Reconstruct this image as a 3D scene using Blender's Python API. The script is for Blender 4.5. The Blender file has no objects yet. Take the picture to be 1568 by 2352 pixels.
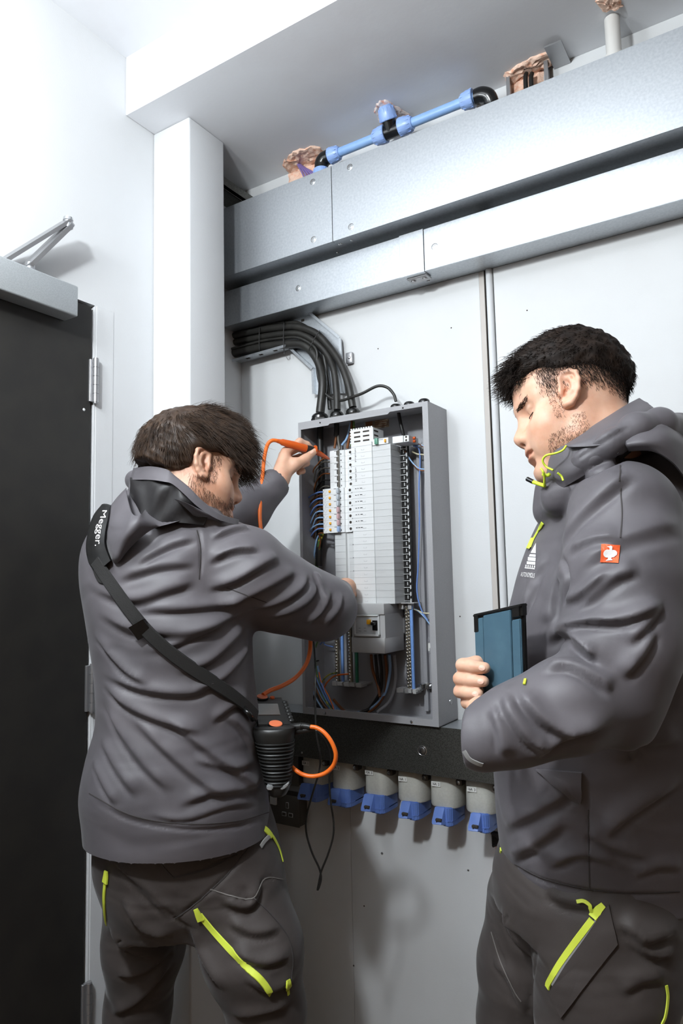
import bpy, bmesh, math, random
import numpy as np
from mathutils import Vector, Matrix
from mathutils.bvhtree import BVHTree
random.seed(7); rng = np.random.default_rng(11)
S = bpy.context.scene
COL = S.collection

# ------------------------------------------------------------------ camera
F = 1609.9                                   # focal length in pixels of a 1568 x 2352 frame
YAW, PITCH, ROLL = [math.radians(a) for a in (-32.35, 5.465, -1.289)]
CAM = np.array([0.0, 0.0, 1.35])
_cy, _sy, _cp, _sp, _cr, _sr = math.cos(YAW), math.sin(YAW), math.cos(PITCH), math.sin(PITCH), math.cos(ROLL), math.sin(ROLL)
FWD = np.array([_sy*_cp, _cy*_cp, _sp]); _r = np.array([_cy, -_sy, 0]); _u = np.cross(_r, FWD)
RGT = _cr*_r + _sr*_u; UPV = -_sr*_r + _cr*_u
cd = bpy.data.cameras.new('camera'); cam = bpy.data.objects.new('camera', cd); COL.objects.link(cam)
cd.sensor_fit = 'VERTICAL'; cd.sensor_height = 36.0; cd.lens = F/2352*36; cd.clip_start = 0.05
cam.matrix_world = Matrix(((RGT[0], UPV[0], -FWD[0], 0), (RGT[1], UPV[1], -FWD[1], 0), (RGT[2], UPV[2], -FWD[2], 1.35), (0, 0, 0, 1)))
S.camera = cam

# ------------------------------------------------------------------ light, world, exposure
S.view_settings.view_transform = 'Standard'; S.view_settings.look = 'None'
S.view_settings.exposure = 0.0; S.view_settings.gamma = 1.0; S.view_settings.use_curve_mapping = False
w = bpy.data.worlds.new('world'); S.world = w; w.use_nodes = True
w.node_tree.nodes['Background'].inputs[0].default_value = (0.9, 0.95, 1.0, 1)
w.node_tree.nodes['Background'].inputs[1].default_value = 0.15
def point_light(name, loc, power, radius, col):
    l = bpy.data.lights.new(name, 'POINT'); l.energy = power; l.shadow_soft_size = radius; l.color = col
    o = bpy.data.objects.new(name, l); o.location = loc; COL.objects.link(o); return o
KEY = point_light('ceiling_lamp', (-.62, -.22, 2.42), 97, 0.07, (0.90, 0.96, 1.0))
SIDE = point_light('corner_lamp', (-1.13, .22, 2.28), 20, 0.10, (0.92, 0.97, 1.0))
FILL = point_light('added_fill_light', (1.5, -2.3, 2.3), 9, 0.30, (1.0, 0.80, 0.60))  # added warm fill for the shadows, not a fixture of the room
S.cycles.max_bounces = 6; S.cycles.diffuse_bounces = 3; S.cycles.glossy_bounces = 3
S.cycles.transmission_bounces = 2; S.cycles.caustics_reflective = False; S.cycles.caustics_refractive = False

# ------------------------------------------------------------------ points from the plan of the room
def ray(px, py): return FWD*F + RGT*(px-784) - UPV*(py-1176)
def at(px, py, Y): d = ray(px, py); return CAM + d*(Y/d[1])           # on the plane at distance Y in front of the lens wall
def atx(px, py, X): d = ray(px, py); return CAM + d*(X/d[0])
def atd(px, py, dep): return CAM + ray(px, py)*(dep/F)

# ------------------------------------------------------------------ materials
def lin(c): return tuple((v/255/12.92 if v/255 <= .04045 else ((v/255+.055)/1.055)**2.4) for v in c)
def mat(name, rgb, rough=.5, metal=0., spec=.5, noise=None, bump=None, sheen=0., sss=0., coat=0., attr=None, wrinkle=None):
    m = bpy.data.materials.new(name); m.use_nodes = True; nt = m.node_tree; b = nt.nodes['Principled BSDF']
    c = lin(rgb); b.inputs['Base Color'].default_value = (*c, 1)
    b.inputs['Roughness'].default_value = rough; b.inputs['Metallic'].default_value = metal
    b.inputs['Specular IOR Level'].default_value = spec
    if sheen: b.inputs['Sheen Weight'].default_value = sheen; b.inputs['Sheen Roughness'].default_value = .4
    if coat: b.inputs['Coat Weight'].default_value = coat; b.inputs['Coat Roughness'].default_value = .15
    if sss:
        b.inputs['Subsurface Weight'].default_value = sss; b.inputs['Subsurface Radius'].default_value = (.010, .004, .002)
        b.inputs['Subsurface Scale'].default_value = .5
    tc = nt.nodes.new('ShaderNodeTexCoord')
    src = None
    if noise:                                   # (scale, second colour, low, high, stretch)
        sc, rgb2, lo, hi = noise[:4]; n = nt.nodes.new('ShaderNodeTexNoise'); n.inputs['Scale'].default_value = sc; n.inputs['Detail'].default_value = 6
        mp = nt.nodes.new('ShaderNodeMapping'); mp.inputs['Scale'].default_value = noise[4] if len(noise) > 4 else (1, 1, 1)
        nt.links.new(tc.outputs['Object'], mp.inputs[0]); nt.links.new(mp.outputs[0], n.inputs['Vector'])
        r = nt.nodes.new('ShaderNodeValToRGB'); r.color_ramp.elements[0].position = lo; r.color_ramp.elements[1].position = hi
        r.color_ramp.elements[0].color = (*c, 1); r.color_ramp.elements[1].color = (*lin(rgb2), 1)
        nt.links.new(n.outputs['Fac'], r.inputs[0]); nt.links.new(r.outputs[0], b.inputs['Base Color']); src = r.outputs[0]
    if attr:                                    # painted tint: lips, stubble skin, brows
        a = nt.nodes.new('ShaderNodeAttribute'); a.attribute_name = attr
        mx = nt.nodes.new('ShaderNodeMix'); mx.data_type = 'RGBA'; mx.blend_type = 'MULTIPLY'; mx.inputs[0].default_value = 1
        if src: nt.links.new(src, mx.inputs[6])
        else: mx.inputs[6].default_value = (*c, 1)
        nt.links.new(a.outputs['Color'], mx.inputs[7]); nt.links.new(mx.outputs[2], b.inputs['Base Color'])
    if bump:                                    # (scale, strength, distance, stretch)
        n = nt.nodes.new('ShaderNodeTexNoise'); n.inputs['Scale'].default_value = bump[0]; n.inputs['Detail'].default_value = 4
        if len(bump) > 3:
            mp = nt.nodes.new('ShaderNodeMapping'); mp.inputs['Scale'].default_value = bump[3]
            nt.links.new(tc.outputs['Object'], mp.inputs[0]); nt.links.new(mp.outputs[0], n.inputs['Vector'])
        else: nt.links.new(tc.outputs['Object'], n.inputs['Vector'])
        bp = nt.nodes.new('ShaderNodeBump'); bp.inputs['Strength'].default_value = bump[1]; bp.inputs['Distance'].default_value = bump[2]
        nt.links.new(n.outputs['Fac'], bp.inputs['Height']); nt.links.new(bp.outputs[0], b.inputs['Normal'])
        if wrinkle:                             # soft creases of worn cloth: (scale, strength, distance)
            n2 = nt.nodes.new('ShaderNodeTexNoise'); n2.inputs['Scale'].default_value = wrinkle[0]; n2.inputs['Detail'].default_value = 1.2; n2.inputs['Distortion'].default_value = .9
            m2 = nt.nodes.new('ShaderNodeMapping'); m2.inputs['Scale'].default_value = (.8, .8, 1.9); m2.inputs['Rotation'].default_value = (.3, .35, 0)
            nt.links.new(tc.outputs['Object'], m2.inputs[0]); nt.links.new(m2.outputs[0], n2.inputs['Vector'])
            b2 = nt.nodes.new('ShaderNodeBump'); b2.inputs['Strength'].default_value = wrinkle[1]; b2.inputs['Distance'].default_value = wrinkle[2]
            nt.links.new(n2.outputs['Fac'], b2.inputs['Height']); nt.links.new(b2.outputs[0], bp.inputs['Normal'])
    return m

M = dict(
    wall=mat('painted_wall', (222, 224, 226), .75, noise=(1.6, (214, 215, 216), .4, .7), bump=(220, .12, .002)),
    board=mat('painted_board', (221, 223, 224), .6, noise=(2.2, (213, 214, 214), .4, .7), bump=(260, .10, .002)),
    ceil=mat('painted_ceiling', (232, 233, 236), .8, noise=(3.5, (222, 220, 222), .45, .75), bump=(90, .08, .003)),
    floor=mat('grey_floor', (104, 84, 66), .7, noise=(6, (90, 72, 56), .4, .6)),
    beige=mat('beige_wall', (140, 120, 100), .8),
    gap=mat('dark_gap', (60, 54, 48), .9),
    strip=mat('joint_strip', (196, 190, 184), .7),
    galv=mat('galvanised_steel', (196, 200, 204), .42, .86, noise=(160, (182, 187, 192), .35, .7), bump=(300, .04, .001)),
    galvd=mat('dull_galvanised_steel', (104, 104, 100), .42, .75, noise=(420, (74, 74, 70), .4, .62), bump=(300, .05, .001)),
    screw=mat('bright_screw', (205, 207, 208), .25, 1.),
    steel=mat('satin_steel', (168, 168, 170), .38, .8),
    door=mat('dark_door', (38, 36, 33), .55, noise=(14, (33, 31, 29), .4, .6)),
    silver=mat('silver_paint', (176, 180, 182), .42, .35, noise=(400, (166, 170, 172), .4, .6)),
    case=mat('grey_powder_coat', (168, 168, 171), .48, noise=(900, (158, 158, 161), .4, .6)),
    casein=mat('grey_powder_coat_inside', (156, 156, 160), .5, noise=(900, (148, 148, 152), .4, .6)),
    white=mat('white_plastic', (226, 228, 228), .42),
    offwhite=mat('off_white_plastic', (208, 210, 210), .45),
    ltgrey=mat('light_grey_plastic', (182, 184, 185), .45),
    rcd=mat('grey_plastic', (178, 178, 178), .42),
    dark=mat('dark_plastic', (30, 29, 28), .45),
    black=mat('black_rubber', (24, 24, 24), .5, noise=(60, (34, 33, 32), .4, .7)),
    cable=mat('black_cable_sheath', (46, 45, 42), .42, noise=(30, (38, 37, 35), .4, .6)),
    gloss=mat('glossy_black_plastic', (18, 18, 18), .22, spec=.6),
    yellow=mat('yellow_button', (240, 172, 30), .4),
    wblue=mat('blue_wire', (108, 142, 208), .38),
    wltblue=mat('pale_blue_wire', (150, 186, 226), .38),
    wbrown=mat('brown_wire', (126, 74, 36), .4),
    wgrey=mat('grey_wire', (104, 100, 92), .4),
    wgreen=mat('green_yellow_wire', (88, 124, 66), .4, noise=(60, (190, 176, 60), .55, .6)),
    wblack=mat('black_wire', (30, 29, 28), .45),
    wcream=mat('cream_wire', (216, 208, 176), .4),
    ferrule=mat('orange_ferrule', (222, 96, 30), .4),
    barblue=mat('blue_terminal_rail', (118, 158, 220), .4),
    bargreen=mat('green_terminal_rail', (52, 124, 96), .4),
    brass=mat('nickel_brass', (190, 180, 160), .3, .9),
    green=mat('green_toggle', (92, 148, 126), .4),
    red=mat('pink_toggle', (196, 160, 162), .4),
    toggleb=mat('pale_blue_toggle', (160, 184, 220), .4),
    toggleg=mat('grey_toggle', (186, 192, 198), .4),
    ink=mat('black_ink', (34, 32, 30), .6),
    sticker=mat('white_sticker', (236, 236, 232), .5),
    tan=mat('faded_label', (196, 176, 150), .6, noise=(60, (120, 96, 76), .45, .6)),
    pipe=mat('blue_water_pipe', (152, 190, 238), .35, noise=(25, (140, 178, 230), .4, .7)),
    fit=mat('blue_fitting_nut', (158, 188, 240), .32, noise=(25, (144, 174, 230), .4, .7)),
    pipew=mat('white_waste_pipe', (214, 212, 208), .4),
    plaster=mat('broken_pink_plaster', (250, 214, 192), .95, noise=(70, (238, 172, 138), .50, .72), bump=(160, .6, .004)),
    plasterw=mat('crumbled_white_plaster', (244, 228, 220), .95, noise=(60, (214, 150, 130), .5, .66), bump=(160, .6, .004)),
    purple=mat('purple_cable', (136, 118, 178), .45),
    sock=mat('socket_body', (206, 206, 198), .42, noise=(200, (200, 200, 192), .4, .6)),
    sockb=mat('socket_lid_blue', (106, 136, 206), .38, noise=(30, (96, 126, 198), .4, .7)),
    outlet=mat('brushed_dark_metal', (92, 88, 82), .45, .55),
    orange=mat('orange_cable', (236, 112, 34), .4),
    orangeb=mat('orange_plastic', (214, 92, 26), .42),
    orangek=mat('orange_knob', (240, 128, 84), .5),
    screen=mat('tester_screen', (58, 46, 38), .15, spec=.6),
    grip=mat('black_ribbed_rubber', (34, 34, 33), .38, spec=.5),
    neon=mat('neon_yellow_zip', (226, 242, 84), .45),
    neonb=mat('neon_yellow_cord', (206, 226, 60), .5),
    reflect=mat('silver_reflective_tape', (150, 150, 148), .5),
    webbing=mat('black_webbing', (30, 29, 28), .7, bump=(600, .3, .002)),
    jack=mat('grey_softshell', (101, 97, 101), .52, spec=.42, sheen=.10, noise=(7, (88, 85, 89), .35, .7), bump=(900, .12, .001), wrinkle=(5.5, .40, .022)),
    jackin=mat('dark_jacket_lining', (38, 36, 37), .55),
    trou=mat('dark_work_trousers', (74, 68, 66), .60, spec=.35, sheen=.12, noise=(9, (66, 60, 58), .35, .7), bump=(1100, .18, .001), wrinkle=(7, .5, .020)),
    seam=mat('seam_thread', (64, 60, 60), .8),
    piping=mat('pale_seam', (120, 116, 112), .8),
    skin=mat('skin', (222, 178, 152), .48, spec=.4, sss=.25, noise=(34, (212, 160, 132), .42, .72), bump=(420, .12, .001), attr='tint'),
    hairb=mat('dark_brown_hair', (50, 36, 26), .50, spec=.3, noise=(60, (72, 54, 40), .4, .7)),
    hairk=mat('black_brown_hair', (26, 19, 15), .6, spec=.2, noise=(60, (42, 31, 24), .4, .7)),
    beard=mat('brown_stubble', (92, 62, 42), .6, noise=(60, (70, 46, 32), .4, .7)),
    nail=mat('finger_nail', (236, 192, 172), .3),
    boot=mat('black_boot', (32, 30, 29), .55),
    tblue=mat('blue_tablet_cover', (66, 97, 114), .62, noise=(26, (74, 106, 122), .4, .7), bump=(500, .1, .001)),
    tedge=mat('black_tablet_edge', (26, 25, 24), .3, spec=.6),
    badge=mat('orange_badge', (232, 92, 40), .6), badgew=mat('white_print', (238, 236, 234), .6),
)

# ------------------------------------------------------------------ object helpers
def info(o, label=None, cat=None, group=None, kind=None):
    if label: o['label'] = label
    if cat: o['category'] = cat
    if group: o['group'] = group
    if kind: o['kind'] = kind
    return o
def hook(o, parent):
    o.parent = parent
    if parent is not None: o.matrix_parent_inverse = parent.matrix_world.inverted()
def thing(name, loc, label, cat, group=None):
    o = bpy.data.objects.new(name, None); COL.objects.link(o); o.empty_display_size = .05
    o.location = Vector([float(v) for v in loc]); o.matrix_world = Matrix.Translation(o.location)
    return info(o, label, cat, group)
def obj(name, me, m, parent=None, smooth=None, label=None):
    if isinstance(me, bmesh.types.BMesh):
        bm = me; me = bpy.data.meshes.new(name); bmesh.ops.recalc_face_normals(bm, faces=bm.faces); bm.to_mesh(me); bm.free()
    ms = m if isinstance(m, (list, tuple)) else [m]
    for k in ms: me.materials.append(M[k] if isinstance(k, str) else k)
    if smooth is not None:
        me.polygons.foreach_set('use_smooth', [True]*len(me.polygons))
        if smooth < 3: me.set_sharp_from_angle(angle=smooth)
    o = bpy.data.objects.new(name, me); COL.objects.link(o)
    if parent is not None: hook(o, parent)
    if label: o['label'] = label
    return o
def struct(name, bm, m, parent=None, smooth=None):
    return info(obj(name, bm, m, parent, smooth), kind='structure')
def B(): return bmesh.new()
def box(bm, lo, hi, bev=0., seg=2, rot=None, mi=0):
    lo = np.minimum(lo, hi) if False else np.array(lo, float); hi = np.array(hi, float)
    g = bmesh.ops.create_cube(bm, size=1); vs = g['verts']; c = (lo+hi)/2; s = np.abs(hi-lo)
    fs = list({f for v in vs for f in v.link_faces})
    for f in fs: f.material_index = mi
    bmesh.ops.scale(bm, vec=Vector(s), verts=vs)
    if bev:
        r = bmesh.ops.bevel(bm, geom=list({e for v in vs for e in v.link_edges}), offset=bev, segments=seg, affect='EDGES', profile=.5)
        vs = list({v for f in r['faces'] for v in f.verts} | {v for v in vs if v.is_valid})
        for f in r['faces']: f.material_index = mi
    if rot is not None: bmesh.ops.rotate(bm, cent=(0, 0, 0), matrix=rot, verts=vs)
    bmesh.ops.translate(bm, vec=Vector(c), verts=vs)
    return vs
def frame_of(d):
    d = Vector(d).normalized(); a = Vector((0, 0, 1)) if abs(d.z) < .9 else Vector((1, 0, 0))
    x = a.cross(d).normalized(); return x, d.cross(x), d
def cyl(bm, a, b, r0, r1=None, n=20, mi=0, cap=True):
    r1 = r0 if r1 is None else r1; a = Vector([float(v) for v in a]); b = Vector([float(v) for v in b]); x, y, d = frame_of(b-a); R = []
    for c, r in ((a, r0), (b, r1)):
        R.append([bm.verts.new(c + x*(r*math.cos(2*math.pi*i/n)) + y*(r*math.sin(2*math.pi*i/n))) for i in range(n)])
    for i in range(n):
        f = bm.faces.new((R[0][i], R[0][(i+1) % n], R[1][(i+1) % n], R[1][i])); f.material_index = mi
    if cap:
        for q in (R[0][::-1], R[1]): bm.faces.new(q).material_index = mi
def lathe(bm, a, d, prof, n=24, mi=0, sx=1., up=None):
    """prof: list of (distance along d from a, radius)"""
    a = Vector([float(v) for v in a]); x, y, d = frame_of(d)
    if up is not None:
        y = Vector(up); y = (y - d*y.dot(d)).normalized(); x = y.cross(d)
    R = [[bm.verts.new(a + d*h + x*(r*sx*math.cos(2*math.pi*i/n)) + y*(r*math.sin(2*math.pi*i/n))) for i in range(n)] for h, r in prof]
    for p, q in zip(R, R[1:]):
        for i in range(n): bm.faces.new((p[i], p[(i+1) % n], q[(i+1) % n], q[i])).material_index = mi
    bm.faces.new(R[0][::-1]).material_index = mi; bm.faces.new(R[-1]).material_index = mi
def crom(pts, n=8):
    P = np.array(pts, float)
    if len(P) < 3: return np.array([P[0]+(P[-1]-P[0])*t for t in np.linspace(0, 1, n+1)])
    E = np.vstack([2*P[0]-P[1], P, 2*P[-1]-P[-2]]); out = []
    for i in range(1, len(E)-2):
        p0, p1, p2, p3 = E[i-1:i+3]
        for t in np.arange(n)/n:
            out.append(.5*((2*p1)+(-p0+p2)*t+(2*p0-5*p1+4*p2-p3)*t*t+(-p0+3*p1-3*p2+p3)*t**3))
    out.append(P[-1]); return np.array(out)
def tube(bm, pts, r, n=8, mi=0, sub=8, flat=1., up=None):
    P = crom(pts, sub) if sub else np.array(pts, float); T = np.gradient(P, axis=0); T /= np.linalg.norm(T, axis=1)[:, None]+1e-12
    rr = np.interp(np.linspace(0, 1, len(P)), np.linspace(0, 1, len(r)), r) if isinstance(r, (list, tuple)) else np.full(len(P), r)
    u = np.array(frame_of(T[0])[0]) if up is None else np.array(up, float); R = []
    for p, t, q in zip(P, T, rr):
        u = u - t*np.dot(u, t); u /= np.linalg.norm(u)+1e-12; v = np.cross(t, u)
        R.append([bm.verts.new(Vector(p + u*(q*math.cos(2*math.pi*i/n)) + v*(q*flat*math.sin(2*math.pi*i/n)))) for i in range(n)])
    for a, b in zip(R, R[1:]):
        for i in range(n): bm.faces.new((a[i], a[(i+1) % n], b[(i+1) % n], b[i])).material_index = mi
    bm.faces.new(R[0][::-1]).material_index = mi; bm.faces.new(R[-1]).material_index = mi
def prism(bm, poly, off, mi=0):
    """poly: 3-D outline, off: extrusion vector"""
    a = [bm.verts.new(Vector([float(v) for v in p])) for p in poly]; b = [bm.verts.new(v.co + Vector([float(v) for v in off])) for v in a]; n = len(a)
    for f in (a[::-1], b): bm.faces.new(f).material_index = mi
    for i in range(n): bm.faces.new((a[i], a[(i+1) % n], b[(i+1) % n], b[i])).material_index = mi
def text_mesh(s, size, M4, depth=.0003, sx=1.):
    c = bpy.data.curves.new('t', 'FONT'); c.body = s; c.size = size; c.extrude = depth; c.align_x = 'CENTER'; c.align_y = 'CENTER'; c.resolution_u = 3
    o = bpy.data.objects.new('t', c); COL.objects.link(o); dg = bpy.context.evaluated_depsgraph_get()
    me = bpy.data.meshes.new_from_object(o.evaluated_get(dg)); bpy.data.objects.remove(o); bpy.data.curves.remove(c)
    me.transform(Matrix(M4) @ Matrix.Diagonal((sx, 1, 1, 1))); return me
def basis(o, x, y):
    x = Vector(x).normalized(); z = x.cross(Vector(y)).normalized(); y = z.cross(x)
    return Matrix(((x.x, y.x, z.x, o[0]), (x.y, y.y, z.y, o[1]), (x.z, y.z, z.z, o[2]), (0, 0, 0, 1)))
def clone(o, parent=None):
    c = o.copy(); COL.objects.link(c)
    if parent is not None: c.parent = parent
    for ch in list(o.children): clone(ch, c)
    return c
# ================================================================== the room
XL, YB, ZS, ZC, YF = -1.49, 1.75, 2.667, 2.84, 1.26     # left wall, back wall, soffit, ceiling, bulkhead face
bm = B(); box(bm, (XL-.1, -3.2, -.1), (2.6, YB+.1, 0)); struct('floor', bm, 'floor')
bm = B(); box(bm, (XL-.1, -3.2, ZC), (2.6, YF, ZC+.1)); struct('ceiling', bm, 'ceil')
bm = B(); box(bm, (XL, YF, ZS), (2.6, YB+.1, ZC+.1), .002, 1); struct('ceiling_bulkhead', bm, 'ceil')
# left wall with the door opening
bm = B()
box(bm, (XL-.1, -3.2, 2.08), (XL, YB+.1, ZC+.1)); box(bm, (XL-.1, 1.165, 0), (XL, YB+.1, 2.08)); box(bm, (XL-.1, -3.2, 0), (XL, .26, 2.08))
bmesh.ops.remove_doubles(bm, verts=bm.verts, dist=1e-5); struct('wall_left', bm, 'wall')
# back wall, three painted boards with narrow joints
JX = -.640
bm = B()
box(bm, (XL, YB, 0), (-1.103, YB+.1, .90), .0012, 1); box(bm, (-1.1020, YB, 0), (JX-.012, YB+.1, .90), .0012, 1); box(bm, (XL, YB, .9004), (JX-.012, YB+.1, ZS), .0012, 1)
box(bm, (JX+.028, YB, 0), (2.6, YB+.1, ZS), .0015, 1)

wb = struct('wall_back', bm, 'board')
bm = B(); box(bm, (JX-.0124, YB+.0008, 0), (JX+.0015, YB+.09, ZS)); struct('trim_6', bm, 'strip')
bm = B(); tube(bm, [(JX+.016, YB+.004, 0), (JX+.016, YB+.004, 1.4), (JX+.016, YB+.004, 2.17)], .012, 12, flat=.8); struct('trim_1', bm, 'wall', smooth=1)
bm = B(); box(bm, (JX+.0012, YB+.0026, 0), (JX+.0036, YB+.02, 2.17)); struct('trim_2', bm, 'gap')
bm = B(); box(bm, (2.5, -3.2, 0), (2.6, YB, ZC)); struct('wall_right', bm, 'beige')
bm = B(); box(bm, (XL-.1, -3.3, 0), (2.6, -3.2, ZC)); struct('wall_front', bm, 'beige')
# boxed-in column in the corner
bm = B(); box(bm, (XL, 1.363, 0), (-1.345, 1.51, ZS), .006, 3); struct('column', bm, 'wall', smooth=.6)
bm = B(); box(bm, (XL, 1.53, 2.585), (-1.42, YB, 2.60), .001, 1); box(bm, (-1.424, 1.53, 2.585), (-1.42, YB, 2.625)); struct('trim_3', bm, 'galvd')

# small screws, filler marks and nail holes on the back wall
def mark(px, py, r, m='gap', name='screw_head'):
    p = at(px, py, YB); bm = B(); lathe(bm, (p[0], YB+.0004, p[2]), (0, -1, 0), [(0, r), (.001, r*.9), (.0014, r*.4)], 10)
    return obj('wall_screw_head', bm, m, smooth=.6)
for (px, py, r, lab) in ((877, 1960, .004, 'small screw head in the white wall below the fourth grey socket'), (1075, 1999, .003, 'small screw head in the wall beside the man holding the tablet'),
                     (812, 2218, .0025, 'lowest tiny screw head on the board joint in the shadow'), (836, 2081, .0022, 'tiny screw head in the shadow right of the hanging black lead'),
                     (1036, 753, .002, 'tiny screw head on the wall between the board top and the joint strip'), (1210, 713, .002, 'tiny screw head on the wall above the dark-haired man'),
                     (868, 801, .002, 'tiny screw head on the wall above the arched thin cable'), (1056, 1416, .002, 'tiny screw head on the wall left of the tablet')):
    o = mark(px, py, r, 'steel' if r > .0025 else 'gap'); info(o, lab, 'screw', 'screw heads in the back wall')

# door, frame, hinges and closer
bm = B(); box(bm, (XL-.04, .27, .012), (XL-.002, 1.157, 2.074), .002, 1); door = struct('door_1', bm, 'door')
bm = B(); box(bm, (XL-.09, .262, 0), (XL-.045, 1.164, 2.079)); struct('trim_4', bm, 'gap')
bm = B(); box(bm, (XL-.001, 1.170, 0), (XL+.0012, 1.225, 2.08), .0005, 1); struct('trim_5', bm, 'wall')
for zc, lab in ((1.876, 'top hinge, with a paint drip below it'), (1.094, 'middle hinge'), (.345, 'bottom hinge')):
    bm = B(); y = 1.163
    for k in range(5): cyl(bm, (XL+.009, y, zc-.058+k*.0232+.0007), (XL+.009, y, zc-.058+(k+1)*.0232-.0007), .0075, n=14)
    cyl(bm, (XL+.009, y, zc-.06), (XL+.009, y, zc+.06), .0062, n=12); box(bm, (XL-.004, y-.014, zc-.056), (XL+.004, y+.001, zc+.056), .001, 1)
    obj('hinge', bm, 'steel', door, .6, lab)
bm = B(); lathe(bm, (XL-.0015, 1.136, 1.796), (1, 0, 0), [(0, .004), (.0015, .003), (.002, .001)], 10); obj('paint_drip', bm, 'white', door, .6, 'white drip of paint')
zt, zb, yr = 2.088, 2.010, 1.075
bm = B(); box(bm, (XL-.001, .80, zb), (XL+.052, yr, zt), .004, 3); clo = obj('door_closer', bm, 'silver', door, .6)
pv = Vector((XL+.026, .976, zt)); el = Vector((XL+.032, 1.079, 2.272)); fx = Vector((XL+.012, .80, 2.215))
pv = Vector(atx(68, 634, XL+.026)); pv.z = zt; el = Vector(atx(156, 520, XL+.060)); fx = Vector(atx(-14, 612, XL+.016))
bm = B(); cyl(bm, pv, pv+Vector((0, 0, .022)), .013, .011, 18); obj('pivot', bm, 'steel', clo, .6)
def flat_arm(a, b, wdt, th):
    bm = B(); a = Vector(a); b = Vector(b); d = (b-a); L = d.length; x, y, z = d.normalized(), None, None
    up = Vector((.25, -.35, 1)); y = up.cross(x).normalized(); z = x.cross(y); n = 8
    pts = [a + y*(wdt/2*math.cos(t)) + x*(-wdt/2*math.sin(t)) for t in np.linspace(0, math.pi, n)] + [b - y*(wdt/2*math.cos(t)) + x*(wdt/2*math.sin(t)) for t in np.linspace(0, math.pi, n)]
    prism(bm, [p - z*th/2 for p in pts], z*th); return bm
obj('arm', flat_arm(pv+Vector((0, 0, .022)), el, .032, .010), 'steel', clo)
obj('arm', flat_arm(el+Vector((0, 0, .014)), fx, .024, .009), 'steel', clo)
bm = B(); lathe(bm, el+Vector((0, 0, -.004)), (0, 0, 1), [(0, .012), (.010, .012), (.011, .009), (.018, .009), (.019, .012), (.026, .011), (.028, .006)], 18); obj('pivot', bm, 'screw', clo, .6)
bm = B(); box(bm, fx+Vector((-.016, -.02, -.016)), fx+Vector((.010, .018, .004)), .002, 2); obj('bracket', bm, 'steel', clo, .6)

# dark service box low on the recess wall, seen between the legs
bm = B(); box(bm, (-1.475, 1.60, 0.16), (-1.40, YB-.002, .47), .004, 2); o = obj('service_box', bm, 'dark', smooth=.6); info(o, 'black box low in the corner, seen between the bearded man\'s legs', 'box')

# ================================================================== steel trunking
def fixing(parent, x, z, y, r=.0095):
    bm = B(); lathe(bm, (x, y+.0006, z), (0, -1, 0), [(0, r), (.0012, r), (.0016, r*.86), (.001, r*.8), (.001, r*.62), (.0022, r*.58), (.0026, r*.4)], 20)
    box(bm, (x-.0009, y-.0030, z-r*.5), (x+.0009, y-.0018, z+r*.5)); obj('screw', bm, 'screw', parent, .5)
XR = 1.2
def at_x(px, py, Y): p = at(px, py, Y); return p[0], p[2]
# upper, large trunking
Y1 = 1.60; z0, z1 = 2.302, 2.524
t = thing('cable_trunking', (XL, YB, z0), 'large galvanised trunking with riveted lids, uppermost on the wall under the soffit', 'trunking')
bm = B(); box(bm, (XL+.002, Y1+.002, z0), (XR, YB-.001, z0+.0015)); box(bm, (XL+.002, Y1+.002, z1-.0015), (XR, YB-.001, z1)); box(bm, (XL+.002, YB-.003, z0), (XR, YB-.001, z1)); obj('body', bm, 'galv', t)
xj = at(762, 470, Y1)[0]
for a, b in ((XL+.002, xj-.0008), (xj+.0008, XR)):
    bm = B(); box(bm, (a, Y1, z0-.002), (b, Y1+.0018, z1+.001), .0006, 1); box(bm, (a, Y1, z0-.002), (b, Y1+.012, z0-.0006)); box(bm, (a, Y1, z1), (b, Y1+.012, z1+.0012)); obj('lid', bm, 'galv', t)
for px, py in ((718, 418), (803, 384), (720, 550), (806, 521)): fixing(t, *at_x(px, py, Y1), Y1)
for px, py in ((762, 572), (788, 573), (784, 588), (812, 579)):
    bm = B(); p = at(px, py, 1.64); lathe(bm, (p[0], Y1+.03+.02*(py % 3), z0), (0, 0, -1), [(0, .0045), (.0015, .004), (.0022, .002)], 10); obj('rivet', bm, 'screw', t, .6)
# middle trunking
Y2 = 1.655; z0, z1 = 2.168, 2.282
t = thing('cable_trunking', (XL, YB, z0), 'narrow galvanised trunking with a joint cover, directly below the large upper one', 'trunking')
bm = B(); box(bm, (XL+.002, Y2+.002, z0), (XR, YB-.001, z0+.0015)); box(bm, (XL+.002, Y2+.002, z1-.0015), (XR, YB-.001, z1)); box(bm, (XL+.002, YB-.003, z0), (XR, YB-.001, z1)); obj('body', bm, 'galv', t)
xa, xb = at(918, 590, Y2)[0], at(973, 575, Y2)[0]
for a, b in ((XL+.002, xa+.004), (xb+.001, XR)):
    bm = B(); box(bm, (a, Y2, z0-.002), (b, Y2+.0018, z1+.001), .0006, 1); box(bm, (a, Y2, z0-.002), (b, Y2+.012, z0-.0006)); obj('lid', bm, 'galv', t)
bm = B(); box(bm, (xa, Y2-.0016, z0-.0035), (xb, Y2, z1+.003), .0006, 1); box(bm, (xa, Y2-.0016, z0-.0035), (xb, Y2+.02, z0-.002)); obj('joint_cover', bm, 'galv', t)
for px, py in ((685, 662), (998, 567)): fixing(t, *at_x(px, py, Y2), Y2)
p = at(963, 640, 1.685); bm = B(); box(bm, (p[0]-.030, 1.668, z0-.008), (p[0]+.030, 1.700, z0-.002), .0012, 1)
for k in (-1, 1): lathe(bm, (p[0]+k*.017, 1.683, z0-.008), (0, 0, -1), [(0, .007), (.003, .006), (.004, .003)], 12)
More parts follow.
